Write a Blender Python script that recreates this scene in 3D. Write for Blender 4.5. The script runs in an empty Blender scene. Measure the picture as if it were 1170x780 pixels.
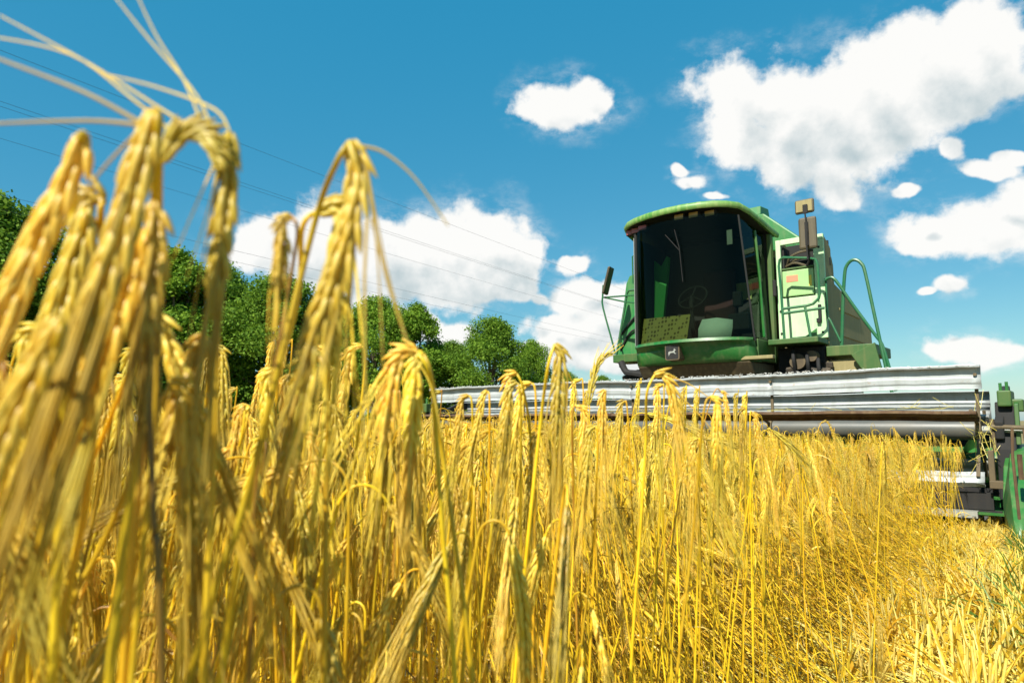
import bpy, bmesh, math, random
import numpy as np
from mathutils import Vector, Matrix, Euler
R = math.radians
random.seed(7)
RNG = np.random.default_rng(11)
SC = bpy.context.scene
COL = SC.collection

# ------------------------------------------------------------------ camera
EYE = 0.85
FPX = 780.0                                   # focal length in photo pixels (photo 1170 wide)
PITCH = math.atan(90 / FPX)
cam_d = bpy.data.cameras.new("camera")
cam_d.sensor_width = 36.0
cam_d.lens = 36.0 * FPX / 1170.0
cam_d.clip_start = 0.01
cam_d.clip_end = 5000
cam_d.dof.use_dof = True
cam_d.dof.focus_distance = 3.2
cam_d.dof.aperture_fstop = 11.0
cam = bpy.data.objects.new("camera", cam_d)
cam.location = (0, 0, EYE)
cam.rotation_euler = (R(90) + PITCH, 0, 0)
COL.objects.link(cam)
SC.camera = cam

# ------------------------------------------------------------------ sun, sky, exposure
SUN_EL = R(45)
SUN_AZ = math.atan2(-0.80, -0.60)             # direction towards the sun: behind and left of the camera
sx, sy, sz = math.cos(SUN_AZ) * math.cos(SUN_EL), math.sin(SUN_AZ) * math.cos(SUN_EL), math.sin(SUN_EL)
sun_d = bpy.data.lights.new("sun", "SUN")
sun_d.energy = 5.0
sun_d.angle = R(0.5)
sun_d.color = (1.0, 0.95, 0.86)
sun = bpy.data.objects.new("sun", sun_d)
sun.rotation_euler = Vector((sx, sy, sz)).to_track_quat("Z", "Y").to_euler()
sun.location = (-8, -10, 14)
COL.objects.link(sun)

world = bpy.data.worlds.new("World")
SC.world = world
world.use_nodes = True
SC.view_settings.view_transform = "Standard"
SC.view_settings.look = "None"
SC.view_settings.exposure = 0.8
SC.view_settings.gamma = 1.0
SC.view_settings.use_curve_mapping = False
SC.render.engine = "CYCLES"
SC.cycles.use_denoising = True
SC.cycles.max_bounces = 5
SC.cycles.diffuse_bounces = 4
SC.cycles.glossy_bounces = 2
SC.cycles.transmission_bounces = 3
SC.cycles.transparent_max_bounces = 12
SC.cycles.sample_clamp_indirect = 6.0

# photo-pixel clouds: (x, y, rx, ry), turned into directions on a far sheet
CLOUDS = [
    # big cloud upper right
    (1118, 48, 58, 52), (1060, 78, 72, 52), (1000, 105, 70, 50), (945, 125, 60, 50), (890, 120, 50, 42),
    (848, 112, 48, 44), (850, 150, 48, 40), (905, 165, 62, 42), (960, 165, 66, 44), (1020, 135, 66, 44),
    (945, 205, 34, 26), (900, 190, 40, 26), (1075, 110, 50, 38), (1105, 86, 60, 36), (960, 224, 22, 14),
    # small cloud above the cab
    (645, 118, 46, 28), (668, 104, 32, 22), (618, 130, 26, 20), (690, 112, 16, 12),
    # wisps round the big cloud
    (788, 206, 17, 9), (775, 192, 9, 7), (815, 222, 15, 5), (1092, 170, 13, 13), (1128, 192, 24, 9), (1152, 180, 18, 7), (1036, 217, 13, 6),
    # right middle cloud
    (1080, 265, 48, 22), (1125, 258, 55, 30), (1165, 235, 40, 28), (1185, 260, 60, 28), (1058, 275, 26, 14),
    (1092, 323, 22, 10), (1060, 330, 12, 5), (1115, 393, 46, 17), (1140, 400, 40, 14), (1082, 400, 22, 10),
    # cloud behind the ears
    (320, 270, 56, 28), (295, 290, 30, 28), (375, 282, 62, 42), (440, 292, 66, 40), (505, 295, 66, 44),
    (555, 285, 46, 42), (585, 300, 36, 40), (540, 325, 56, 34), (460, 325, 70, 30), (400, 315, 60, 26), (605, 285, 18, 16), (350, 300, 60, 28),
    (560, 262, 34, 20), (600, 335, 22, 16), (625, 345, 16, 9),
    # low clouds left of the cab
    (660, 345, 28, 15), (690, 335, 36, 18), (700, 352, 30, 12), (662, 302, 13, 11), (650, 385, 44, 20), (695, 378, 44, 22), (720, 395, 50, 26),
    (625, 402, 34, 12), (520, 385, 26, 13), (690, 415, 70, 14), (470, 372, 40, 14),
]


def build_world():
    nt = world.node_tree
    nt.nodes.clear()
    g = bpy.data.node_groups.new("cloud_density", "ShaderNodeTree")
    g.interface.new_socket("Dir", in_out="INPUT", socket_type="NodeSocketVector")
    g.interface.new_socket("Density", in_out="OUTPUT", socket_type="NodeSocketFloat")
    gi = g.nodes.new("NodeGroupInput")
    go = g.nodes.new("NodeGroupOutput")

    def node(t, ty, **kw):
        n = t.nodes.new(ty)
        for k, v in kw.items():
            setattr(n, k, v)
        return n

    def math_(t, op, a, b=None, c=None):
        n = node(t, "ShaderNodeMath", operation=op)
        for i, v in enumerate((a, b, c)):
            if v is None:
                continue
            if isinstance(v, (int, float)):
                n.inputs[i].default_value = v
            else:
                t.links.new(v, n.inputs[i])
        return n.outputs[0]

    L = g.links
    sep = node(g, "ShaderNodeSeparateXYZ")
    L.new(gi.outputs[0], sep.inputs[0])
    yc = math_(g, "MAXIMUM", sep.outputs[1], 0.05)
    u = math_(g, "DIVIDE", sep.outputs[0], yc)
    v = math_(g, "DIVIDE", sep.outputs[2], yc)
    # warp with large noise so that the lobes lose their outline
    nz1 = node(g, "ShaderNodeTexNoise", noise_dimensions="3D")
    nz1.inputs["Scale"].default_value = 9.0
    nz1.inputs["Detail"].default_value = 3.0
    nz1.inputs["Roughness"].default_value = 0.55
    L.new(gi.outputs[0], nz1.inputs["Vector"])
    sc = node(g, "ShaderNodeSeparateColor")
    L.new(nz1.outputs["Color"], sc.inputs[0])
    du = math_(g, "MULTIPLY_ADD", sc.outputs[0], 0.075, -0.0375)
    dv = math_(g, "MULTIPLY_ADD", sc.outputs[1], 0.06, -0.03)
    u = math_(g, "ADD", u, du)
    v = math_(g, "ADD", v, dv)
    comb = node(g, "ShaderNodeCombineXYZ")
    L.new(u, comb.inputs[0])
    L.new(v, comb.inputs[1])
    cp, sp = math.cos(PITCH), math.sin(PITCH)
    acc = None
    for (px, py, rx, ry) in CLOUDS:
        cx, cy = (px - 585) / FPX, (390 - py) / FPX
        yy = cp - cy * sp
        cu, cv = cx / yy, (sp + cy * cp) / yy
        ru, rv = 1.2 * rx / FPX / yy, 1.2 * ry / FPX / yy / cp
        m = node(g, "ShaderNodeVectorMath", operation="MULTIPLY_ADD")
        L.new(comb.outputs[0], m.inputs[0])
        m.inputs[1].default_value = (1 / ru, 1 / rv, 0)
        m.inputs[2].default_value = (-cu / ru, -cv / rv, 0)
        d = node(g, "ShaderNodeVectorMath", operation="LENGTH")
        L.new(m.outputs[0], d.inputs[0])
        if acc is None:
            acc = d.outputs["Value"]
        else:
            acc = math_(g, "SMOOTH_MIN", acc, d.outputs["Value"], 0.35)
    base = math_(g, "MULTIPLY_ADD", acc, -1.35, 1.35)                     # 1 inside, 0 at the rim
    base = math_(g, "MAXIMUM", base, -2.0)
    # billows: two octaves families of noise
    nz2 = node(g, "ShaderNodeTexNoise", noise_dimensions="3D")
    nz2.inputs["Scale"].default_value = 20.0
    nz2.inputs["Detail"].default_value = 7.0
    nz2.inputs["Roughness"].default_value = 0.57
    nz2.inputs["Distortion"].default_value = 0.0
    L.new(gi.outputs[0], nz2.inputs["Vector"])
    n2 = math_(g, "MULTIPLY_ADD", nz2.outputs["Fac"], 2.3, -1.14)
    dens = math_(g, "ADD", base, n2)
    L.new(dens, go.inputs[0])

    L = nt.links
    out = node(nt, "ShaderNodeOutputWorld")
    bg = node(nt, "ShaderNodeBackground")
    L.new(bg.outputs[0], out.inputs[0])
    tc = node(nt, "ShaderNodeTexCoord")
    nrm = node(nt, "ShaderNodeVectorMath", operation="NORMALIZE")
    L.new(tc.outputs["Generated"], nrm.inputs[0])
    sky = node(nt, "ShaderNodeTexSky", sky_type="NISHITA")
    sky.sun_disc = False
    sky.sun_elevation = SUN_EL
    sky.sun_rotation = math.atan2(sx, sy)
    sky.altitude = 100
    sky.air_density = 1.0
    sky.dust_density = 0.6
    sky.ozone_density = 2.5
    # the photograph's film grade: a cyan, saturated sky
    tint = node(nt, "ShaderNodeMix", data_type="RGBA", blend_type="MULTIPLY")
    tint.inputs[0].default_value = 1.0
    gam = node(nt, "ShaderNodeGamma")
    gam.inputs[1].default_value = 1.5
    L.new(sky.outputs[0], gam.inputs[0])
    L.new(gam.outputs[0], tint.inputs[6])
    tint.inputs[7].default_value = SKY_TINT
    veil = node(nt, "ShaderNodeMix", data_type="RGBA", blend_type="ADD")
    veil.inputs[0].default_value = 1.0
    L.new(tint.outputs[2], veil.inputs[6])
    veil.inputs[7].default_value = SKY_BASE

    def dens(vec):
        n = node(nt, "ShaderNodeGroup")
        n.node_tree = g
        L.new(vec, n.inputs[0])
        return n.outputs[0]

    def off(x, y, z):
        n = node(nt, "ShaderNodeVectorMath", operation="ADD")
        L.new(nrm.outputs[0], n.inputs[0])
        n.inputs[1].default_value = (x, y, z)
        return n.outputs[0]

    def mr(val, a, b, c, d):
        n = node(nt, "ShaderNodeMapRange", interpolation_type="SMOOTHSTEP")
        L.new(val, n.inputs[0])
        for i, q in enumerate((a, b, c, d)):
            n.inputs[1 + i].default_value = q
        return n.outputs[0]

    d0 = dens(nrm.outputs[0])
    d1 = dens(off(-0.012, 0, 0.022))
    d2 = dens(off(-0.03, 0, 0.06))
    alpha = mr(d0, -0.10, 0.45, 0, 1)
    wn = node(nt, "ShaderNodeTexNoise")
    wn.inputs["Scale"].default_value = 11.0
    wn.inputs["Detail"].default_value = 7.0
    wn.inputs["Roughness"].default_value = 0.65
    mpw = node(nt, "ShaderNodeMapping")
    mpw.inputs["Scale"].default_value = (1.0, 1.0, 1.9)
    mpw.inputs["Rotation"].default_value = (0, R(18), 0)
    L.new(nrm.outputs[0], mpw.inputs[0])
    L.new(mpw.outputs[0], wn.inputs["Vector"])
    wisp = math_(nt, "MULTIPLY", mr(d0, -1.0, 0.5, 0, 0.55), mr(wn.outputs["Fac"], 0.46, 0.72, 0, 1))
    alpha = math_(nt, "ADD", alpha, math_(nt, "MULTIPLY", wisp, math_(nt, "SUBTRACT", 1.0, alpha)))
    t1 = mr(d1, 0.3, 2.0, 0, 1)
    t2 = mr(d2, 0.2, 1.6, 0, 1)
    shade = math_(nt, "MULTIPLY_ADD", t1, 0.45, math_(nt, "MULTIPLY", t2, 0.55))
    ramp = node(nt, "ShaderNodeValToRGB")
    ramp.color_ramp.elements[0].color = (1.0, 0.99, 0.96, 1)
    ramp.color_ramp.elements[0].position = 0.15
    ramp.color_ramp.elements[1].color = (0.50, 0.60, 0.63, 1)
    ramp.color_ramp.elements[1].position = 0.85
    L.new(shade, ramp.inputs[0])
    cl = node(nt, "ShaderNodeMix", data_type="RGBA", blend_type="MULTIPLY")
    cl.inputs[0].default_value = 1.0
    L.new(ramp.outputs[0], cl.inputs[6])
    cl.inputs[7].default_value = (CLOUD_LUM, CLOUD_LUM, CLOUD_LUM, 1)
    sp_ = node(nt, "ShaderNodeSeparateXYZ")
    L.new(nrm.outputs[0], sp_.inputs[0])
    front = mr(sp_.outputs[1], 0.36, 0.45, 0, 1)
    fac = math_(nt, "MULTIPLY", alpha, front)
    fac = math_(nt, "MULTIPLY", fac, 0.97)
    mix = node(nt, "ShaderNodeMix", data_type="RGBA")
    L.new(fac, mix.inputs[0])
    L.new(veil.outputs[2], mix.inputs[6])
    L.new(cl.outputs[2], mix.inputs[7])
    # where no cloud stands the plain sky is used, which spares the cloud nodes
    bg2 = node(nt, "ShaderNodeBackground")
    ms = node(nt, "ShaderNodeMixShader")
    L.new(veil.outputs[2], bg.inputs[0])
    L.new(mix.outputs[2], bg2.inputs[0])
    bg.inputs[1].default_value = SKY_STRENGTH
    bg2.inputs[1].default_value = SKY_STRENGTH
    zone = math_(nt, "MULTIPLY", math_(nt, "GREATER_THAN", sp_.outputs[1], 0.35), math_(nt, "GREATER_THAN", sp_.outputs[2], 0.0))
    zone = math_(nt, "MULTIPLY", zone, math_(nt, "LESS_THAN", sp_.outputs[2], 0.6))
    L.new(zone, ms.inputs[0])
    L.new(bg.outputs[0], ms.inputs[1])
    L.new(bg2.outputs[0], ms.inputs[2])
    L.new(ms.outputs[0], out.inputs[0])
    world.cycles.sampling_method = "MANUAL"
    world.cycles.sample_map_resolution = 256


SKY_STRENGTH = 0.10
SKY_TINT = (0.20, 0.165, 0.094, 1)
SKY_BASE = (0.0, 1.34, 2.55, 1)
CLOUD_LUM = 5.8
build_world()


def at(x, y, d):
    """photo pixel -> world point at depth d along the ground (world Y)"""
    cx, cy = (x - 585) / FPX, (390 - y) / FPX
    k = d / (math.cos(PITCH) - cy * math.sin(PITCH))
    return Vector((cx * k, d, EYE + (math.sin(PITCH) + cy * math.cos(PITCH)) * k))


# ------------------------------------------------------------------ materials
def mat(name):
    m = bpy.data.materials.new(name)
    m.use_nodes = True
    nt = m.node_tree
    b = nt.nodes["Principled BSDF"]
    return m, nt, b


def lin(t, out, inp):
    t.links.new(out, inp)


def noise_mix(nt, c1, c2, scale, lo=0.4, hi=0.6, detail=6, rough=0.6, coord="Object"):
    tc = nt.nodes.new("ShaderNodeTexCoord")
    n = nt.nodes.new("ShaderNodeTexNoise")
    n.inputs["Scale"].default_value = scale
    n.inputs["Detail"].default_value = detail
    n.inputs["Roughness"].default_value = rough
    lin(nt, tc.outputs[coord], n.inputs["Vector"])
    r = nt.nodes.new("ShaderNodeValToRGB")
    r.color_ramp.elements[0].position = lo
    r.color_ramp.elements[1].position = hi
    r.color_ramp.elements[0].color = (*c1, 1)
    r.color_ramp.elements[1].color = (*c2, 1)
    lin(nt, n.outputs["Fac"], r.inputs[0])
    return r.outputs[0], n.outputs["Fac"]


def paint(name, col, dust=(0.30, 0.26, 0.13), amount=0.35, rough=0.38, scale=2.2, metallic=0.0, streak=True, chips=None):
    m, nt, b = mat(name)
    c2 = tuple(col[i] * (1 - amount) + dust[i] * amount for i in range(3))
    c, f = noise_mix(nt, col, c2, scale, 0.36, 0.68, 8, 0.65)
    if streak:                                      # dirt that has run down in streaks
        tc = nt.nodes.new("ShaderNodeTexCoord")
        mp = nt.nodes.new("ShaderNodeMapping")
        mp.inputs["Scale"].default_value = (18, 18, 1.2)
        lin(nt, tc.outputs["Object"], mp.inputs[0])
        n = nt.nodes.new("ShaderNodeTexNoise")
        n.inputs["Scale"].default_value = 1.0
        n.inputs["Detail"].default_value = 5
        lin(nt, mp.outputs[0], n.inputs["Vector"])
        r = nt.nodes.new("ShaderNodeValToRGB")
        r.color_ramp.elements[0].position = 0.5
        r.color_ramp.elements[1].position = 0.75
        r.color_ramp.elements[0].color = (0, 0, 0, 1)
        r.color_ramp.elements[1].color = (amount, amount, amount, 1)
        lin(nt, n.outputs["Fac"], r.inputs[0])
        mx = nt.nodes.new("ShaderNodeMix")
        mx.data_type = "RGBA"
        lin(nt, r.outputs[0], mx.inputs[0])
        lin(nt, c, mx.inputs[6])
        mx.inputs[7].default_value = (*dust, 1)
        c = mx.outputs[2]
    if chips:
        c3, f3 = noise_mix(nt, (0, 0, 0), (1, 1, 1), 14, 0.62, 0.66, 6, 0.7)
        mx = nt.nodes.new("ShaderNodeMix")
        mx.data_type = "RGBA"
        lin(nt, c3, mx.inputs[0])
        lin(nt, c, mx.inputs[6])
        mx.inputs[7].default_value = (*chips, 1)
        c = mx.outputs[2]
    lin(nt, c, b.inputs["Base Color"])
    rr = nt.nodes.new("ShaderNodeMath")
    rr.operation = "MULTIPLY_ADD"
    lin(nt, f, rr.inputs[0])
    rr.inputs[1].default_value = 0.35
    rr.inputs[2].default_value = rough - 0.12
    lin(nt, rr.outputs[0], b.inputs["Roughness"])
    b.inputs["Metallic"].default_value = metallic
    bp = nt.nodes.new("ShaderNodeBump")
    bp.inputs["Strength"].default_value = 0.12
    bp.inputs["Distance"].default_value = 0.01
    lin(nt, f, bp.inputs["Height"])
    lin(nt, bp.outputs[0], b.inputs["Normal"])
    return m


M = {}
M["green"] = paint("green_paint", (0.006, 0.125, 0.018), amount=0.22, rough=0.36, chips=(0.10, 0.16, 0.05))
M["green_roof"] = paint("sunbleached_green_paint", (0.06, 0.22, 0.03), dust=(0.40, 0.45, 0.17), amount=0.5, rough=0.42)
M["green_tank"] = paint("bright_green_paint", (0.004, 0.16, 0.03), amount=0.18, rough=0.42)
M["green_dusty"] = paint("dusty_green_paint", (0.022, 0.09, 0.012), dust=(0.16, 0.145, 0.045), amount=0.4, rough=0.55)
M["olive"] = paint("dust_covered_panel", (0.20, 0.17, 0.065), dust=(0.32, 0.26, 0.12), amount=0.6, rough=0.7)
M["pale"] = paint("pale_green_paint", (0.36, 0.60, 0.30), dust=(0.60, 0.66, 0.46), amount=0.5, rough=0.45)
M["pale_door"] = paint("light_green_paint", (0.24, 0.47, 0.17), dust=(0.42, 0.5, 0.24), amount=0.5, rough=0.5)
M["rail"] = paint("green_tube_paint", (0.008, 0.11, 0.04), amount=0.15, rough=0.35, streak=False)
M["black"] = paint("black_paint", (0.010, 0.010, 0.010), dust=(0.035, 0.03, 0.02), amount=0.3, rough=0.8)
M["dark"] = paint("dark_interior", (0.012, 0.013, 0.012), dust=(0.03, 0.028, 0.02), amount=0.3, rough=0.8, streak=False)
M["brown_metal"] = paint("dirty_brown_metal", (0.07, 0.05, 0.025), dust=(0.2, 0.15, 0.07), amount=0.5, rough=0.7)
M["mirror_back"] = paint("brown_plastic", (0.055, 0.045, 0.025), dust=(0.15, 0.12, 0.06), amount=0.5, rough=0.55)
M["galv"] = paint("galvanised_sheet", (0.44, 0.47, 0.47), dust=(0.27, 0.28, 0.25), amount=0.55, rough=0.42, scale=5, metallic=0.25, chips=(0.35, 0.30, 0.24))
M["galv_dull"] = paint("dull_zinc", (0.34, 0.36, 0.33), dust=(0.26, 0.24, 0.17), amount=0.5, rough=0.5, scale=4, metallic=0.3)
M["tube_grey"] = paint("worn_grey_tube", (0.085, 0.09, 0.082), dust=(0.15, 0.13, 0.09), amount=0.4, rough=0.36, metallic=0.1, streak=False)
M["rust"] = paint("rusty_steel", (0.06, 0.027, 0.012), dust=(0.19, 0.13, 0.06), amount=0.5, rough=0.85, scale=8)
M["rubber"] = paint("tyre_rubber", (0.02, 0.02, 0.018), dust=(0.16, 0.12, 0.07), amount=0.5, rough=0.85)
M["yellow"] = paint("yellow_rim_paint", (0.55, 0.38, 0.02), amount=0.3, rough=0.4)
M["cushion"] = paint("patterned_cushion", (0.17, 0.12, 0.03), amount=0.1, rough=0.9, streak=False)
M["paper"] = paint("white_paper", (0.66, 0.74, 0.64), dust=(0.55, 0.62, 0.5), amount=0.4, rough=0.8, streak=False)
M["sticker_red"] = paint("red_sticker", (0.75, 0.22, 0.12), amount=0.2, rough=0.5, streak=False)
M["sticker_yellow"] = paint("yellow_sticker", (0.75, 0.6, 0.06), amount=0.1, rough=0.5, streak=False)
M["white"] = paint("off_white", (0.72, 0.72, 0.66), amount=0.15, rough=0.5, streak=False)
M["seat"] = paint("seat_cloth", (0.035, 0.008, 0.008), dust=(0.03, 0.02, 0.015), amount=0.4, rough=0.9, streak=False)
M["amber"] = paint("amber_lens", (0.42, 0.24, 0.04), amount=0.2, rough=0.25, streak=False)
M["red_lens"] = paint("red_lens", (0.28, 0.05, 0.05), amount=0.2, rough=0.25, streak=False)
M["body_view_green"] = paint("lit_body_view_green", (0.03, 0.30, 0.05), amount=0.1, rough=0.6, streak=False)  # green of the sunlit body as seen through the cab


def dots_mat():
    m, nt, b = mat("dotted_board")
    tc = nt.nodes.new("ShaderNodeTexCoord")
    v = nt.nodes.new("ShaderNodeTexVoronoi")
    v.inputs["Scale"].default_value = 17
    v.inputs["Randomness"].default_value = 0.25
    lin(nt, tc.outputs["Object"], v.inputs["Vector"])
    r = nt.nodes.new("ShaderNodeValToRGB")
    r.color_ramp.elements[0].position = 0.3
    r.color_ramp.elements[1].position = 0.42
    r.color_ramp.elements[0].color = (0.14, 0.09, 0.02, 1)
    r.color_ramp.elements[1].color = (0.42, 0.33, 0.09, 1)
    lin(nt, v.outputs["Distance"], r.inputs[0])
    lin(nt, r.outputs[0], b.inputs["Base Color"])
    b.inputs["Roughness"].default_value = 0.85
    return m


M["dots"] = dots_mat()


def glass_mat(name, tint, gloss=1.0):
    m, nt, b = mat(name)
    nt.nodes.remove(b)
    out = nt.nodes["Material Output"]
    tr = nt.nodes.new("ShaderNodeBsdfTransparent")
    tr.inputs[0].default_value = (*tint, 1)
    gl = nt.nodes.new("ShaderNodeBsdfGlossy")
    gl.inputs["Roughness"].default_value = 0.04
    gl.inputs["Color"].default_value = (0.8, 0.9, 0.85, 1)
    fr = nt.nodes.new("ShaderNodeFresnel")
    fr.inputs[0].default_value = 1.45
    mx = nt.nodes.new("ShaderNodeMixShader")
    k = nt.nodes.new("ShaderNodeMath")
    k.operation = "MULTIPLY"
    k.inputs[1].default_value = gloss
    lin(nt, fr.outputs[0], k.inputs[0])
    lin(nt, k.outputs[0], mx.inputs[0])
    lin(nt, tr.outputs[0], mx.inputs[1])
    lin(nt, gl.outputs[0], mx.inputs[2])
    lin(nt, mx.outputs[0], out.inputs[0])
    return m


M["glass"] = glass_mat("tinted_windscreen", (0.34, 0.44, 0.35), .27)
M["glass_side"] = glass_mat("tinted_side_glass", (0.36, 0.66, 0.40), .35)


def straw(name, c1, c2, trans=0.25, scale=60, rough=0.42, spread=0.36):
    """dry plant material: per-plant tone, fine mottling, light passing through"""
    m, nt, b = mat(name)
    c, f = noise_mix(nt, c1, c2, scale, 0.3, 0.7, 4, 0.6)
    oi = nt.nodes.new("ShaderNodeObjectInfo")
    hsv = nt.nodes.new("ShaderNodeHueSaturation")
    mr = nt.nodes.new("ShaderNodeMapRange")
    mr.inputs[3].default_value = 1 - spread
    mr.inputs[4].default_value = 1 + spread * 0.55
    at_ = nt.nodes.new("ShaderNodeAttribute")
    at_.attribute_name = "tone"
    sm = nt.nodes.new("ShaderNodeMath")
    sm.operation = "ADD"
    lin(nt, oi.outputs["Random"], sm.inputs[0])
    lin(nt, at_.outputs["Fac"], sm.inputs[1])
    fr_ = nt.nodes.new("ShaderNodeMath")
    fr_.operation = "FRACT"
    lin(nt, sm.outputs[0], fr_.inputs[0])
    lin(nt, fr_.outputs[0], mr.inputs[0])
    lin(nt, mr.outputs[0], hsv.inputs["Value"])
    w = nt.nodes.new("ShaderNodeTexWhiteNoise")
    w.noise_dimensions = "1D"
    lin(nt, fr_.outputs[0], w.inputs["W"])
    mr2 = nt.nodes.new("ShaderNodeMapRange")
    mr2.inputs[3].default_value = 0.480
    mr2.inputs[4].default_value = 0.504
    lin(nt, w.outputs["Value"], mr2.inputs[0])
    lin(nt, mr2.outputs[0], hsv.inputs["Hue"])
    lin(nt, c, hsv.inputs["Color"])
    lin(nt, hsv.outputs[0], b.inputs["Base Color"])
    b.inputs["Roughness"].default_value = rough
    b.inputs["Specular IOR Level"].default_value = 0.6
    tl = nt.nodes.new("ShaderNodeBsdfTranslucent")
    lin(nt, hsv.outputs[0], tl.inputs[0])
    mx = nt.nodes.new("ShaderNodeMixShader")
    mx.inputs[0].default_value = trans
    lin(nt, b.outputs[0], mx.inputs[1])
    lin(nt, tl.outputs[0], mx.inputs[2])
    lin(nt, mx.outputs[0], nt.nodes["Material Output"].inputs[0])
    return m


M["stem"] = straw("barley_stem", (0.79, 0.51, 0.006), (0.92, 0.69, 0.03), 0.30, 40)
M["ear"] = straw("barley_ear", (0.83, 0.57, 0.016), (0.95, 0.79, 0.14), 0.34, 160)
M["beard"] = straw("barley_beard", (0.87, 0.64, 0.035), (0.95, 0.79, 0.16), 0.4, 60, 0.42)
M["leaf"] = straw("dry_barley_leaf", (0.60, 0.36, 0.01), (0.88, 0.66, 0.06), 0.35, 50)
M["brown_leaf"] = straw("brown_withered_leaf", (0.22, 0.11, 0.012), (0.40, 0.22, 0.02), 0.2, 50)
M["brown_stem"] = straw("weathered_brown_stem", (0.30, 0.16, 0.012), (0.52, 0.32, 0.02), 0.2, 40)
M["stub"] = straw("stubble_straw", (0.80, 0.62, 0.05), (0.93, 0.86, 0.28), 0.3, 40)
M["weed"] = straw("green_weed", (0.07, 0.16, 0.015), (0.16, 0.26, 0.03), 0.35, 30, 0.45, 0.35)


def tree_leaf_mat(name, c1, c2):
    m, nt, b = mat(name)
    ge = nt.nodes.new("ShaderNodeNewGeometry")
    r = nt.nodes.new("ShaderNodeValToRGB")
    r.color_ramp.elements[0].color = (*c1, 1)
    r.color_ramp.elements[1].color = (*c2, 1)
    lin(nt, ge.outputs["Random Per Island"], r.inputs[0])
    lin(nt, r.outputs[0], b.inputs["Base Color"])
    b.inputs["Roughness"].default_value = 0.7
    b.inputs["Specular IOR Level"].default_value = 0.2
    tl = nt.nodes.new("ShaderNodeBsdfTranslucent")
    lin(nt, r.outputs[0], tl.inputs[0])
    mx = nt.nodes.new("ShaderNodeMixShader")
    mx.inputs[0].default_value = 0.4
    lin(nt, b.outputs[0], mx.inputs[1])
    lin(nt, tl.outputs[0], mx.inputs[2])
    lin(nt, mx.outputs[0], nt.nodes["Material Output"].inputs[0])
    return m


M["leafA"] = tree_leaf_mat("tree_leaves_mid_green", (0.065, 0.15, 0.012), (0.19, 0.31, 0.026))
M["leafB"] = tree_leaf_mat("tree_leaves_fresh_green", (0.08, 0.18, 0.012), (0.23, 0.36, 0.03))
M["bark"] = paint("bark", (0.10, 0.075, 0.05), dust=(0.2, 0.17, 0.12), amount=0.6, rough=0.9, scale=4, streak=False)


def ground_mat():
    m, nt, b = mat("field_soil")
    c, f = noise_mix(nt, (0.13, 0.085, 0.04), (0.30, 0.21, 0.07), 6.0, 0.35, 0.65, 10, 0.7)
    c2, f2 = noise_mix(nt, (0.05, 0.09, 0.02), (0.24, 0.19, 0.06), 0.35, 0.42, 0.6, 6, 0.6)
    mx = nt.nodes.new("ShaderNodeMix")
    mx.data_type = "RGBA"
    mx.inputs[0].default_value = 0.4
    lin(nt, c, mx.inputs[6])
    lin(nt, c2, mx.inputs[7])
    lin(nt, mx.outputs[2], b.inputs["Base Color"])
    b.inputs["Roughness"].default_value = 0.95
    bp = nt.nodes.new("ShaderNodeBump")
    bp.inputs["Strength"].default_value = 0.6
    bp.inputs["Distance"].default_value = 0.03
    lin(nt, f, bp.inputs["Height"])
    lin(nt, bp.outputs[0], b.inputs["Normal"])
    return m


M["ground"] = ground_mat()


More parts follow.
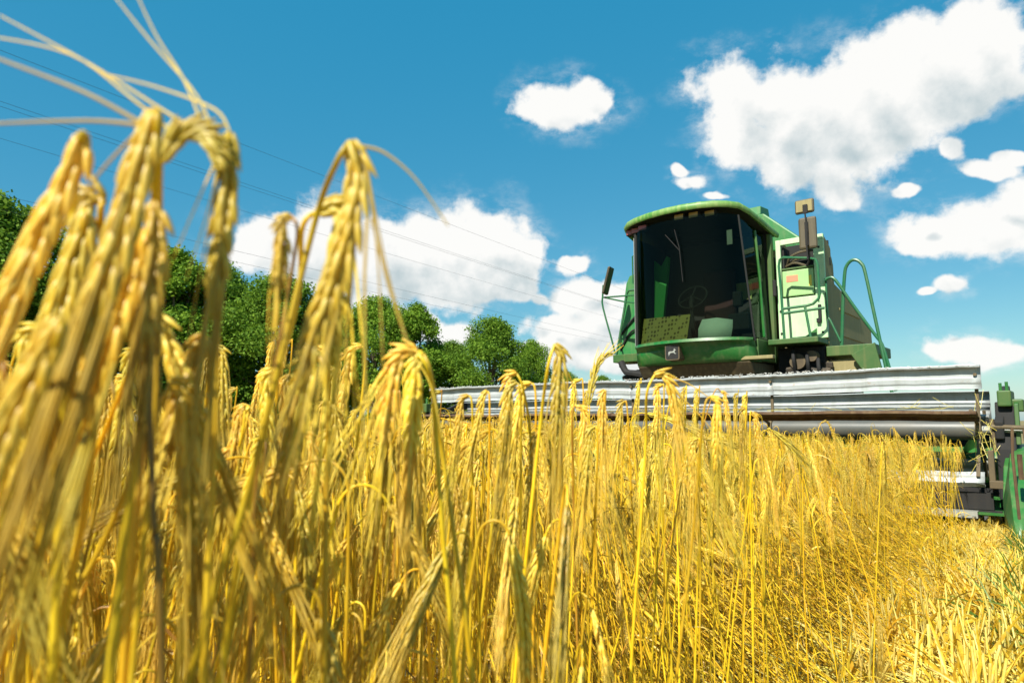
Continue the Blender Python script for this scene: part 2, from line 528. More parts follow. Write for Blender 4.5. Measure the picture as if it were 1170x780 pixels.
# ------------------------------------------------------------------ mesh helpers
class MB:
    """collects shapes and links them as ONE mesh object"""

    def __init__(self):
        self.v, self.f = [], []

    def add(self, vs, fs):
        o = len(self.v)
        self.v += [tuple(p) for p in vs]
        self.f += [tuple(i + o for i in f) for f in fs]
        return self

    def box(self, x0, x1, y0, y1, z0, z1):
        vs = [(x, y, z) for x in (x0, x1) for y in (y0, y1) for z in (z0, z1)]
        return self.add(vs, [(0, 1, 3, 2), (4, 6, 7, 5), (0, 4, 5, 1), (2, 3, 7, 6), (0, 2, 6, 4), (1, 5, 7, 3)])

    def prism(self, poly, a, b, axis):
        """polygon in the plane across `axis`, pushed from a to b along it"""
        n = len(poly)

        def P(p, q):
            return {"x": (q, p[0], p[1]), "y": (p[0], q, p[1]), "z": (p[0], p[1], q)}[axis]
        vs = [P(p, a) for p in poly] + [P(p, b) for p in poly]
        fs = [tuple(range(n))[::-1], tuple(range(n, 2 * n))]
        fs += [(i, (i + 1) % n, (i + 1) % n + n, i + n) for i in range(n)]
        return self.add(vs, fs)

    def tube(self, pts, r, n=8, smooth=0, cap=True):
        pts = [Vector(p) for p in pts]
        if smooth:
            pts = catmull(pts, smooth)
        rr = r if isinstance(r, (list, tuple)) else [r] * len(pts)
        if len(rr) != len(pts):
            rr = [rr[0] + (rr[-1] - rr[0]) * i / (len(pts) - 1) for i in range(len(pts))]
        up = None
        rings = []
        for i, p in enumerate(pts):
            t = (pts[min(i + 1, len(pts) - 1)] - pts[max(i - 1, 0)])
            t = t.normalized() if t.length > 1e-9 else Vector((0, 0, 1))
            if up is None:
                up = t.orthogonal().normalized()
            else:
                up = (up - t * up.dot(t))
                up = up.normalized() if up.length > 1e-6 else t.orthogonal().normalized()
            s = t.cross(up)
            rings.append([p + (up * math.cos(2 * math.pi * k / n) + s * math.sin(2 * math.pi * k / n)) * rr[i] for k in range(n)])
        vs = [q for ring in rings for q in ring]
        fs = []
        for i in range(len(pts) - 1):
            for k in range(n):
                fs.append((i * n + k, i * n + (k + 1) % n, (i + 1) * n + (k + 1) % n, (i + 1) * n + k))
        if cap:
            fs.append(tuple(range(n))[::-1])
            fs.append(tuple(range((len(pts) - 1) * n, len(pts) * n)))
        return self.add(vs, fs)

    def lathe(self, prof, centre, axis="x", n=32):
        """profile of (along axis, radius) turned about an axis through centre"""
        vs, fs = [], []
        for (a, r) in prof:
            for k in range(n):
                c, s = r * math.cos(2 * math.pi * k / n), r * math.sin(2 * math.pi * k / n)
                p = {"x": (a, c, s), "y": (c, a, s), "z": (c, s, a)}[axis]
                vs.append(tuple(p[i] + centre[i] for i in range(3)))
        m = len(prof)
        for i in range(m - 1):
            for k in range(n):
                fs.append((i * n + k, i * n + (k + 1) % n, (i + 1) * n + (k + 1) % n, (i + 1) * n + k))
        fs.append(tuple(range(n))[::-1])
        fs.append(tuple(range((m - 1) * n, m * n)))
        return self.add(vs, fs)

    def loft(self, rows, closed=False):
        n = len(rows[0])
        vs = [p for r in rows for p in r]
        fs = []
        for i in range(len(rows) - 1):
            for k in range(n if closed else n - 1):
                fs.append((i * n + k, i * n + (k + 1) % n, (i + 1) * n + (k + 1) % n, (i + 1) * n + k))
        return self.add(vs, fs)

    def build(self, name, material, parent=None, smooth=False, bevel=0, solid=0, angle=35):
        me = bpy.data.meshes.new(name)
        me.from_pydata(self.v, [], self.f)
        bm = bmesh.new()
        bm.from_mesh(me)
        bmesh.ops.recalc_face_normals(bm, faces=bm.faces)
        bm.to_mesh(me)
        bm.free()
        me.materials.append(material)
        o = bpy.data.objects.new(name, me)
        COL.objects.link(o)
        if parent:
            o.parent = parent
        if solid:
            s = o.modifiers.new("thickness", "SOLIDIFY")
            s.thickness = solid
            s.offset = 0
        if bevel:
            s = o.modifiers.new("edge", "BEVEL")
            s.width = bevel
            s.segments = 2
            s.limit_method = "ANGLE"
            s.angle_limit = R(40)
        if smooth:
            me.shade_smooth()
            me.set_sharp_from_angle(angle=R(angle))
        return o


def catmull(pts, k):
    out = []
    n = len(pts)
    for i in range(n - 1):
        p0, p1, p2, p3 = pts[max(i - 1, 0)], pts[i], pts[i + 1], pts[min(i + 2, n - 1)]
        for j in range(k):
            t = j / k
            out.append(0.5 * ((2 * p1) + (p2 - p0) * t + (2 * p0 - 5 * p1 + 4 * p2 - p3) * t * t + (3 * p1 - p0 - 3 * p2 + p3) * t ** 3))
    out.append(pts[-1])
    return out


def tag(o, label=None, cat=None, group=None, kind=None):
    for k, v in (("label", label), ("category", cat), ("group", group), ("kind", kind)):
        if v:
            o[k] = v
    return o


def empty(name, loc, rz=0.0):
    o = bpy.data.objects.new(name, None)
    o.empty_display_size = 0.2
    o.location = loc
    o.rotation_euler = (0, 0, rz)
    COL.objects.link(o)
    return o


def raw_mesh(name, V, F, mats, mi=None, smooth=True):
    """numpy verts, quads and triangles -> mesh datablock"""
    me = bpy.data.meshes.new(name)
    V = np.asarray(V, dtype=np.float32)
    me.vertices.add(len(V))
    me.vertices.foreach_set("co", V.ravel())
    F = np.asarray(F, dtype=np.int32)
    k = F.shape[1]
    me.loops.add(F.size)
    me.loops.foreach_set("vertex_index", F.ravel())
    me.polygons.add(len(F))
    me.polygons.foreach_set("loop_start", np.arange(0, F.size, k, dtype=np.int32))
    if mi is not None:
        me.polygons.foreach_set("material_index", np.asarray(mi, dtype=np.int32))
    if smooth:
        me.polygons.foreach_set("use_smooth", np.ones(len(F), dtype=bool))
    for m in mats:
        me.materials.append(m)
    me.update(calc_edges=True)
    me.validate()
    return me


# ------------------------------------------------------------------ ground
def build_ground():
    n = 60
    mb = MB()
    xs = [math.copysign(abs(t) ** 3, t) * 1500 for t in np.linspace(-1, 1, n)]
    vs, fs = [], []
    for i, x in enumerate(xs):
        for j, y in enumerate(xs):
            vs.append((x, y, 0.0))
    for i in range(n - 1):
        for j in range(n - 1):
            fs.append((i * n + j, (i + 1) * n + j, (i + 1) * n + j + 1, i * n + j + 1))
    mb.add(vs, fs)
    o = mb.build("ground", M["ground"])
    tag(o, kind="structure")


build_ground()

# ------------------------------------------------------------------ trees
def leaf_cloud(rng, lobes, per, size):
    """leaf quads scattered in the outer shells of lobes: V, F"""
    Vs = []
    for (c, rad, k) in lobes:
        n = int(per * k)
        d = rng.normal(size=(n, 3))
        d /= np.linalg.norm(d, axis=1)[:, None]
        rr = rng.uniform(0.35, 1.0, n) ** 0.5
        P = np.array(c) + d * rr[:, None] * np.array(rad)
        # twig clumps: pull points towards cluster centres
        nc = max(4, n // 40)
        cc = P[rng.integers(0, n, nc)]
        idx = rng.integers(0, nc, n)
        P = cc[idx] * 0.62 + P * 0.38 + rng.normal(size=(n, 3)) * 0.14
        nrm = d * 0.7 + rng.normal(size=(n, 3)) * 0.6 + np.array([0, 0, 0.35])
        nrm /= np.linalg.norm(nrm, axis=1)[:, None]
        a = np.cross(nrm, rng.normal(size=(n, 3)))
        a /= np.linalg.norm(a, axis=1)[:, None]
        b = np.cross(nrm, a)
        s = size * rng.uniform(0.6, 1.3, n)[:, None]
        q = np.stack([P - a * s * 0.5, P + b * s * 0.30, P + a * s * 0.55, P - b * s * 0.30], axis=1)
        Vs.append(q.reshape(-1, 3))
    V = np.concatenate(Vs)
    F = np.arange(len(V)).reshape(-1, 4)
    return V, F


def make_tree_data(seed, h, w, leafmat):
    rng = np.random.default_rng(seed)
    lobes, limbs = [], []
    base = h * 0.04
    nl = 34
    for i in range(nl):
        t = (i + 0.5) / nl
        z = base + (h - base) * (0.06 + 0.86 * t)
        prof = (math.sin(math.pi * min(1, 0.27 + 0.70 * t)) ** 0.7) * 0.5 * w
        ang = i * 2.4 + rng.uniform(-0.5, 0.5)
        rr = prof * rng.uniform(0.35, 0.9)
        c = (rr * math.cos(ang), rr * math.sin(ang), z + rng.uniform(-0.3, 0.3))
        s = rng.uniform(0.75, 1.35) * w * 0.175
        lobes.append((c, (s, s, s * rng.uniform(0.6, 0.85)), (s / (w * 0.175)) ** 2))
        limbs.append(c)
    for i in range(3):
        lobes.append(((rng.uniform(-.08, .08) * w, rng.uniform(-.08, .08) * w, h * (0.84 + 0.05 * i)), (w * .12, w * .12, w * .10), 0.9))
    V, F = leaf_cloud(rng, lobes, 1150, 0.19)
    crown = raw_mesh("crown", V, F, [leafmat], smooth=False)
    mb = MB()
    tr = h * 0.022
    top = Vector((rng.uniform(-.3, .3), rng.uniform(-.3, .3), h * 0.8))
    mb.tube([(0, 0, -0.1), (0.05, 0, h * 0.1), (0.1, 0.05, h * 0.35), top * 0.75, top], [tr * 1.5, tr * 1.1, tr * .9, tr * .55, tr * .15], 8)
    for c in limbs[::2]:
        c = Vector(c)
        st = Vector((0.08, 0.03, max(h * 0.12, c.z * 0.55)))
        mid = (st + c) / 2 + Vector((0, 0, -0.2))
        mb.tube([st, mid, c], [tr * .45, tr * .3, tr * .08], 5)
    return crown, mb


def build_trees():
    kinds = []
    for i, (h, w, lm) in enumerate([(10, 7.5, "leafA"), (10, 6.2, "leafB"), (10, 8.6, "leafA"), (10, 9.5, "leafB")]):
        crown, mb = make_tree_data(20 + i, h, w, M[lm])
        kinds.append((crown, mb))
    tmesh = []
    spots = [  # photo x of the trunk, photo y of the top, depth, kind, width factor, label
        (2, 222, 36, 0, 1.0, "tall green tree at the left edge of the picture behind the nearest ears"),
        (-70, 245, 40, 2, 1.0, "dark green tree partly out of the picture beyond the left edge"),
        (75, 300, 44, 1, 1.0, "green tree hidden behind the bundle of blurred ears at the left"),
        (140, 296, 46, 2, 0.9, "broad tree just right of the thickest blurred barley ear"),
        (205, 282, 46, 1, 1.05, "tallest tree of the middle row, seen between two blurred ears"),
        (258, 300, 50, 0, 0.85, "tree with loose pale twigs right of the ear with white awns"),
        (325, 313, 48, 2, 0.95, "dark round tree left of the big hooked ear"),
        (375, 332, 52, 0, 0.9, "tree standing right behind the big hooked ear"),
        (430, 338, 50, 3, 0.85, "wide tree seen between the hanging pale awns"),
        (476, 345, 50, 1, 0.9, "tree whose right side ends at a gap of white cloud"),
        (520, 388, 55, 2, 0.75, "low dark bush tree left of the rounded tree by the header"),
        (562, 362, 50, 2, 0.98, "rounded bright tree above the far end of the header"),
        (606, 388, 54, 3, 0.68, "small tree on the right flank of the rounded tree"),
        (648, 424, 80, 3, 0.8, "distant low tree between the hooked ear and the rounded tree"),
        (690, 428, 85, 2, 0.8, "distant low tree just left of the cab"),
        (735, 436, 85, 3, 0.9, "distant low tree behind the cab of the combine"),
    ]
    for i, (px, py, d, k, wf, label) in enumerate(spots):
        p = at(px, py, d)
        h = p.z
        s = h / 10.1
        crown, mb = kinds[k]
        root = empty("deciduous_tree", (p.x, d, 0), i * 1.37)
        root.scale = (s * wf * 1.18, s * wf * 1.18, s)
        tag(root, label, "tree", "trees along the field edge")
        if len(tmesh) <= k or tmesh[k] is None:
            while len(tmesh) <= k:
                tmesh.append(None)
        if tmesh[k] is None:
            t = mb.build("trunk", M["bark"], root, smooth=True)
            tmesh[k] = t.data
        else:
            t = bpy.data.objects.new("trunk", tmesh[k])
            COL.objects.link(t)
            t.parent = root
        c = bpy.data.objects.new("crown", crown)
        COL.objects.link(c)
        c.parent = root


build_trees()

# ------------------------------------------------------------------ power lines
def build_wires():
    u = Vector((0.55, 0.835, 0)).normalized()
    mw = paint("dark_cable", (0.05, 0.055, 0.06), amount=0.1, rough=0.5, streak=False)
    # photo point it passes, height over the ground, label
    for (px, py, H, label) in [
        (174, 264, 9.0, "thin power cable crossing in front of the treetops, the upper of the low pair"),
        (174, 278, 9.0, "thin power cable crossing in front of the treetops, the lower of the low pair"),
        (138, 167, 12.0, "faint power cable passing just under the arched ear"),
        (277, 165, 13.5, "faintest power cable, highest in the sky above the white cloud"),
        (349, 233, 12.5, "faint power cable running across the top of the white cloud"),
        (349, 262, 12.0, "faint power cable running through the middle of the white cloud"),
    ]:
        dd = (H - EYE) * FPX / (480 - py)
        p = at(px, py, dd)
        pts = []
        for t in np.linspace(-60, 140, 41):
            q = p + u * t
            sag = 0.00012 * (t - 20) ** 2 - 0.00012 * 400
            pts.append((q.x, q.y, p.z + sag))
        o = MB().tube(pts, 0.0065, 5).build("power_cable", mw)
        tag(o, label, "power cable", "overhead power cables")


build_wires()
# ------------------------------------------------------------------ combine harvester
MA = R(-40)
ORG = Vector((1.35, 7.69, 0))


def arc_pts(cx, cy, r, a0, a1, n):
    return [(cx + r * math.cos(R(a0 + (a1 - a0) * i / n)), cy + r * math.sin(R(a0 + (a1 - a0) * i / n))) for i in range(n + 1)]


def build_combine():
    root = empty("combine_harvester", ORG, MA)
    tag(root, "green combine harvester with a dark glass cab driving into the barley behind its wide reel", "combine harvester")

    # ---- cab --------------------------------------------------------------
    low = [(-.86, 1.67), (-.74, 1.55), (-.58, 1.46), (-.3, 1.37), (0, 1.335), (.28, 1.365), (.54, 1.46), (.68, 1.56), (.76, 1.72)]
    top = [(-.77, 1.53), (-.66, 1.42), (-.50, 1.34), (-.25, 1.26), (0, 1.235), (.24, 1.26), (.46, 1.35), (.585, 1.44), (.66, 1.60)]
    z0, z1 = 1.865, 3.46

    def lerp_row(t, k=0.0):
        return [(a[0] + (b[0] - a[0]) * t, a[1] + (b[1] - a[1]) * t + k, z0 + (z1 - z0) * t) for a, b in zip(low, top)]

    cab = MB()
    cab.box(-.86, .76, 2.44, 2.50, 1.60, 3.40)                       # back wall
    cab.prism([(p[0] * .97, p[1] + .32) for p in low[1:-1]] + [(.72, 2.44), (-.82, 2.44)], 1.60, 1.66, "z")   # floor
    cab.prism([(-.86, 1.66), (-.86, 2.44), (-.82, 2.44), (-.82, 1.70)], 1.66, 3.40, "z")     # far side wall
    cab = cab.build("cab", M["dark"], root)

    # rear corner post and frame of the door side
    p = MB()
    p.prism([(.73, 2.40), (.79, 2.40), (.79, 2.50), (.73, 2.50)], 1.60, 3.36, "z")
    p.box(.72, .785, 1.80, 2.40, 1.60, 1.88)
    p.build("door_post", M["green_dusty"], cab, bevel=.012)
    for (a, b, w) in (((-.86, 1.68), (-.77, 1.54), .035), ((.765, 1.74), (.665, 1.615), .014)):
        MB().tube([(a[0], a[1], z0 - .02), ((a[0] + b[0]) / 2, (a[1] + b[1]) / 2, (z0 + z1) / 2), (b[0], b[1], z1)], w, 6).build("corner_post", M["dark"], cab, smooth=True)
    MB().tube([(-.905, 1.70, z0), (-.82, 1.56, 3.40)], .011, 6).build("edge_strip", M["galv_dull"], cab)

    MB().loft([lerp_row(t) for t in np.linspace(0, 1, 7)]).build("windshield", M["glass"], cab, smooth=True, angle=80)
    s = MB()
    s.add([(.77, 1.77, z0 + .03), (.745, 2.33, z0 + .03), (.715, 2.33, 3.36), (.672, 1.64, 3.42)], [(0, 1, 2, 3)])
    s.build("door_window", M["glass_side"], cab)
    # door frame strip and latch
    f = MB()
    f.tube([(.775, 2.05, 1.92), (.74, 2.07, 2.7), (.71, 2.05, 3.34)], .018, 6)
    f.build("door_frame", M["green"], cab)
    MB().box(.79, .83, 2.40, 2.44, 2.5, 2.72).build("door_handle", M["black"], cab, bevel=.008)

    # nose panel under the glass
    bot = [(-.87, 1.72), (-.75, 1.64), (-.58, 1.59), (-.3, 1.56), (0, 1.55), (.28, 1.56), (.54, 1.61), (.69, 1.68), (.78, 1.80)]
    rows = []
    for (k, z, dy) in ((0, 1.875, .02), (0, 1.875, -.045), (0, 1.845, -.055), (.12, 1.83, -.02), (.35, 1.77, -.01), (.42, 1.755, -.025), (.95, 1.62, -.02), (1, 1.59, .0), (1, 1.59, .1)):
        rows.append([(a[0] * 1.01 + (b[0] - a[0]) * k, a[1] + (b[1] - a[1]) * k + dy, z) for a, b in zip(low, bot)])
    MB().loft(rows).build("nose_panel", M["green"], cab, smooth=True, solid=.012, angle=50)

    # badge with a leaping deer
    bx, by, bz = -.17, 1.335, 1.725
    sq = []
    for (cx, cy, a) in ((.075, .075, 0), (-.075, .075, 90), (-.075, -.075, 180), (.075, -.075, 270)):
        sq += arc_pts(cx, cy, .028, a, a + 90, 4)
    badge = MB().prism([(bx + q[0], bz + q[1]) for q in sq], by, by + .15, "y").build("badge", M["brown_metal"], cab, bevel=.006)
    sqi = [(bx + q[0] * .84, bz + q[1] * .84) for q in sq]
    MB().prism(sqi, by - .003, by + .01, "y").build("badge_face", M["black"], cab)
    deer = [(-.058, -.014), (-.05, .012), (-.03, .022), (.0, .018), (.02, .022), (.034, .040), (.030, .058), (.040, .047), (.047, .060), (.050, .044),
            (.064, .034), (.050, .026), (.040, .008), (.052, -.010), (.066, -.012), (.064, -.020), (.046, -.018), (.026, -.002), (-.012, -.002),
            (-.030, -.014), (-.046, -.040), (-.056, -.044), (-.046, -.020)]
    MB().prism([(bx + q[0] * .92, bz + q[1] * .92 - .004) for q in deer], by - .007, by + .01, "y").build("deer_emblem", M["galv_dull"], cab)

    # roof with a drooping visor
    out = [(-1.06, 2.62), (-1.07, 2.2), (-1.06, 1.78), (-1.0, 1.60), (-.88, 1.46), (-.70, 1.35), (-.45, 1.26), (-.18, 1.215), (.08, 1.215), (.30, 1.26),
           (.47, 1.34), (.60, 1.45), (.69, 1.60), (.745, 1.80), (.79, 2.1), (.82, 2.4), (.83, 2.62)]

    def rz(y):
        t = min(1, max(0, (y - 1.62) / .9))
        return 3.575 - .20 * t

    cx, cy = -.1, 2.15

    def ring(k, dz, back=True):
        return [(cx + (q[0] - cx) * k, cy + (q[1] - cy) * k if q[1] < 2.6 else q[1], rz(q[1]) + dz) for q in out]
    rows = [ring(.93, -.01), ring(.985, -.035), ring(1.0, -.02), ring(1.006, .02), ring(.99, .048), ring(.94, .066), ring(.7, .10), ring(.3, .12), ring(.02, .12)]
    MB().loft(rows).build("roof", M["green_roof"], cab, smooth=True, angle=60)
    lin_ = [(p_[0], p_[1]) for p_ in out]
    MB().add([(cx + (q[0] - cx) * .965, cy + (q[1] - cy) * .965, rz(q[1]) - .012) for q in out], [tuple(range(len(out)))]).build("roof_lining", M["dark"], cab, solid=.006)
    # lamps under the visor
    for (x, y, z, m) in ((-.02, 1.33, 3.50, "amber"), (.17, 1.36, 3.50, "amber"), (.36, 1.43, 3.50, "amber"),
                         (-.90, 1.60, 3.51, "red_lens"), (-.78, 1.53, 3.50, "red_lens"), (-.62, 1.44, 3.49, "red_lens")):
        h = MB().box(x - .075, x + .075, y, y + .09, z - .045, z + .045).build("work_lamp", M["black"], cab, bevel=.012)
        MB().box(x - .062, x + .062, y - .006, y + .004, z - .034, z + .034).build("lamp_lens", M[m], cab, bevel=.004)

    # inside
    st = MB()
    st.box(-.20, .34, 2.0, 2.38, 2.0, 2.22)
    st.build("driver_seat", M["seat"], cab, bevel=.05)
    st = MB()
    st.prism([(2.30, 2.2), (2.42, 2.2), (2.43, 2.95), (2.34, 2.95)], -.16, .30, "x")
    st.build("seat_back", M["seat"], cab, bevel=.05)
    w = MB()
    wc = Vector((-.11, 1.85, 2.53))
    tilt = Matrix.Rotation(R(-35), 3, "X")
    w.tube([wc + tilt @ Vector((.20 * math.cos(a), 0.02, .20 * math.sin(a))) for a in np.linspace(0, 2 * math.pi, 33)], .011, 8)
    for a in (90, 210, 330):
        w.tube([wc, wc + tilt @ Vector((.20 * math.cos(R(a)), .02, .20 * math.sin(R(a))))], .010, 5)
    w.tube([wc, wc + tilt @ Vector((0, .03, -.1)), (-.02, 1.70, 1.66)], .03, 8)
    w.build("steering_wheel", M["black"], cab, smooth=True)
    MB().prism([(-.80, 1.68), (-.62, 1.68), (-.66, 2.3), (-.58, 2.9), (-.55, 3.18), (-.58, 3.20), (-.67, 3.06), (-.78, 3.16), (-.80, 2.6)], 2.06, 2.12, "y").build("body_view_panel", M["body_view_green"], cab)  # added panel, stands in for the sunlit body seen through the rear glass
    MB().box(.42, .70, 1.75, 2.2, 2.0, 2.22).box(.5, .62, 1.72, 1.80, 2.3, 2.5).build("control_console", M["black"], cab, bevel=.02)
    MB().box(-.1, .50, 2.41, 2.435, 2.5, 2.74).build("rear_window_frame", M["olive"], cab)
    # wiper with its arm, hung from the top of the windscreen
    MB().tube([(-.02, 1.195, 3.30), (.03, 1.22, 3.05), (.05, 1.25, 2.62)], .005, 5).tube([(-.16, 1.21, 3.26), (.03, 1.225, 3.02)], .005, 5).build("wiper", M["black"], cab)
    # pale plate standing in for a patch of glare on the glass, near side
    MB().box(.53, .60, 1.55, 1.56, 3.08, 3.27).build("glare_plate", M["galv_dull"], cab)

    # things lying behind the windscreen
    o = MB().add([(-.81, 1.68, 1.885), (-.02, 1.46, 1.885), (-.0, 1.55, 2.235), (-.81, 1.77, 2.27)], [(0, 1, 2, 3)]).build("cardboard_sheet", M["dots"], None, solid=.006)
    o.location, o.rotation_euler = ORG, (0, 0, MA)
    tag(o, "brown dotted board leaning inside the windscreen of the combine", "board")
    o = MB().loft([[(.15, 1.44, 1.885), (.35, 1.475, 1.885), (.54, 1.54, 1.885)], [(.135, 1.48, 2.02), (.36, 1.53, 2.02), (.55, 1.58, 2.01)], [(.17, 1.53, 2.145), (.36, 1.55, 2.155), (.54, 1.62, 2.12)]]).build("paper_sheet", M["paper"], None, solid=.003, smooth=True)
    o.location, o.rotation_euler = ORG, (0, 0, MA)
    tag(o, "creased white paper sheet leaning inside the windscreen of the combine", "paper")

    # ---- underside of the cab, feeder house --------------------------------
    MB().prism([(1.62, 1.585), (2.5, 1.585), (2.5, 1.30), (1.75, 1.42)], -.84, .74, "x").build("cab_base", M["brown_metal"], root, bevel=.02)
    MB().prism([(.62, .35), (.62, .95), (2.6, 1.45), (2.9, 1.1), (1.2, .35)], -.55, .55, "x").build("feeder_house", M["brown_metal"], root, bevel=.02)
    MB().box(.62, 1.02, 1.62, 1.72, 1.60, 1.645).build("step_bracket", M["olive"], root, bevel=.008)
    MB().tube([(-1.3, 1.95, 1.70), (-1.2, 1.92, 1.55), (-1.05, 1.9, 1.52), (-.85, 1.85, 1.48)], .05, 8, 4).tube([(-1.35, 2, 1.65), (-1.1, 1.95, 1.45), (-.8, 1.9, 1.42)], .022, 6, 4).build("hydraulic_hose", M["black"], root, smooth=True)

    # ---- cabinet beside the cab -------------------------------------------
    X0, X1, Y0, Z0, Z1 = .815, 1.43, 2.5, 1.905, 3.275
    c = MB()
    c.box(X0, X0 + .065, Y0, Y0 + .05, Z0, Z1)
    c.box(X0 + .065, X1, Y0, Y0 + .05, Z1 - .075, Z1)
    c.box(1.30, X1, Y0, Y0 + .05, 2.47, Z1 - .075)
    c.box(X0 + .065, X1, Y0, Y0 + .05, Z0, 2.47)
    cabt = c.build("cabinet", M["pale"], root, bevel=.008)
    MB().prism([(2.552, 1.8), (2.552, 3.262), (2.80, 3.17), (2.848, 3.13), (2.848, 1.8)], 1.37, 1.425, "x").build("cabinet_side", M["olive"], cabt, bevel=.008)
    MB().box(X0, X0 + .05, 2.552, 2.848, 1.85, 3.25).build("cabinet_side", M["olive"], cabt)
    MB().box(X0 + .02, X1 - .02, 2.80, 2.83, Z0 + .05, Z1 - .03).box(X0 + .07, X0 + .09, 2.56, 2.8, 2.8, 3.18).box(X0 + .07, 1.3, 2.56, 2.8, 2.76, 2.80).build("cabinet_inside", M["dark"], cabt)
    MB().box(.895, 1.292, Y0 - .02, Y0 + .02, 2.485, 2.835).build("cabinet_door", M["pale_door"], cabt, bevel=.012)
    MB().box(.89, 1.30, Y0 - .03, Y0 + .03, 2.845, 2.87).build("shelf_edge", M["green_dusty"], cabt, bevel=.006)
    MB().box(.95, 1.10, Y0 - .024, Y0 - .0195, 2.68, 2.765).build("red_sticker", M["sticker_red"], cabt)
    MB().box(1.235, 1.27, Y0 - .024, Y0 - .0195, 2.60, 2.74).build("yellow_sticker", M["sticker_yellow"], cabt)
    for pts in ([(.9, 2.66, 2.90), (.98, 2.56, 3.02), (1.12, 2.55, 3.08), (1.28, 2.62, 3.10)], [(.88, 2.7, 2.88), (1.0, 2.60, 2.98), (1.2, 2.58, 3.0), (1.3, 2.66, 2.95)],
                [(.9, 2.62, 2.92), (1.05, 2.54, 2.94), (1.2, 2.56, 2.88), (1.28, 2.6, 2.86)]):
        MB().tube(pts, .016, 6, 5).build("hose", M["mirror_back"], cabt, smooth=True)
    MB().box(1.33, 1.37, Y0 - .035, Y0, 2.12, 2.34).box(1.31, 1.36, Y0 - .05, Y0 - .01, 2.10, 2.16).build("latch", M["black"], cabt, bevel=.008)
    MB().prism([(1.12, 1.91), (1.30, 1.91), (1.30, 2.03)], Y0 - .03, Y0 - .003, "y").build("gusset", M["green"], cabt)
    for (x, z) in ((.85, 2.30), (1.37, 1.98), (.85, 2.0), (1.37, 3.1)):
        MB().lathe([(-.014, .012), (0, .016)], (x, Y0, z), "y", 8).build("bolt", M["black"], cabt)

    # ---- body behind ---------------------------------------------------------
    side = [(2.85, 1.8), (2.85, 3.15), (2.98, 3.06), (3.05, 2.95), (3.06, 2.70), (3.6, 2.62), (5.0, 2.27), (5.06, 1.86), (4.9, 1.5), (2.9, 1.5)]
    body = MB().prism(side, -1.36, 1.40, "x").build("body", M["olive"], root, bevel=.025)
    for zz, y0_, y1_ in ((2.0, 3.2, 4.9), (2.35, 3.2, 4.3)):
        MB().box(1.40, 1.412, y0_, y1_, zz, zz + .03).build("body_rib", M["olive"], body)
    MB().box(1.4, 1.43, 2.75, 2.80, 2.9, 3.0).build("body_catch", M["black"], body)
    tank = MB().prism([(1.10, 3.225), (1.02, 3.38), (.55, 3.80), (-.9, 3.80), (-1.2, 3.4), (-1.25, 3.225)], 2.86, 3.5, "y").build("grain_tank", M["green_tank"], root, bevel=.02)
    MB().prism([(2.88, 3.80), (2.90, 3.93), (3.22, 3.96), (3.28, 3.80)], .02, .50, "x").build("tank_flap", M["green_tank"], tank, bevel=.01)
    MB().prism([(-.88, 1.86), (-.88, 3.25), (-1.50, 3.12), (-1.56, 3.0), (-1.75, 1.86)], 2.58, 2.64, "y").build("side_panel", M["green_tank"], root, bevel=.01)
    for pts in ([(-1.66, 2.57, 2.2), (-1.4, 2.55, 2.45), (-1.2, 2.55, 2.55), (-.95, 2.55, 2.75)], [(-1.68, 2.57, 1.95), (-1.5, 2.55, 2.2), (-1.3, 2.55, 2.3), (-1.1, 2.55, 2.5)]):
        MB().tube(pts, .016, 6, 5).build("cable", M["black"], root, smooth=True)

    # ---- platforms ------------------------------------------------------------
    MB().box(.80, 1.42, 2.10, 2.56, 1.815, 1.885).build("platform", M["green_dusty"], root, bevel=.01)
    MB().box(1.42, 1.98, 2.42, 3.3, 1.655, 1.785).build("ladder_platform", M["green_dusty"], root, bevel=.01)
    MB().prism([(1.72, 1.655), (1.99, 1.79), (2.06, 1.42), (1.86, 1.42)], 2.36, 2.415, "y").build("bracket_plate", M["green_dusty"], root, bevel=.008)
    MB().add([(1.38, 2.5, 1.60), (1.72, 2.5, 1.62), (1.86, 2.5, 1.42), (1.50, 2.5, 1.40)], [(0, 1, 2, 3)]).build("shield_plate", M["olive"], root, solid=.02)
    MB().box(-1.46, -.88, 1.98, 2.4, 1.70, 1.82).build("side_platform", M["green_dusty"], root, bevel=.01)
    for (x, z) in ((1.05, 1.74), (1.22, 1.70), (1.35, 1.62)):
        MB().tube([(x, 2.3, z), (x + .03, 2.2, z - .12), (x + .02, 2.3, z - .3)], .022, 8, 4).build("machinery_bracket", M["black"], root, smooth=True)
    MB().box(.80, 1.40, 2.45, 2.95, 1.40, 1.80).build("frame_beam", M["black"], root, bevel=.02)
    MB().lathe([(-.06, .10), (.06, .10)], (1.1, 2.35, 1.60), "y", 16).lathe([(-.06, .07), (.06, .07)], (1.28, 2.33, 1.66), "y", 16).build("belt_pulley", M["brown_metal"], root, smooth=True)

    # ---- rails -------------------------------------------------------------------
    r = .017
    MB().tube([(1.0, 2.14, 1.86), (.985, 2.14, 2.5), (.97, 2.14, 2.84), (.985, 2.14, 2.92), (1.03, 2.14, 2.945), (1.36, 2.14, 2.885), (1.425, 2.14, 2.86), (1.445, 2.14, 2.79), (1.455, 2.14, 2.42), (1.44, 2.14, 2.36),
               (1.37, 2.14, 2.30), (1.30, 2.14, 2.285), (.99, 2.14, 2.275)], r, 8).build("handrail", M["rail"], root, smooth=True)
    MB().tube([(1.0, 2.14, 2.215), (1.50, 2.14, 2.235)], r, 8).tube([(1.27, 2.14, 2.28), (1.325, 2.14, 1.85)], r, 8).build("handrail", M["rail"], root, smooth=True)
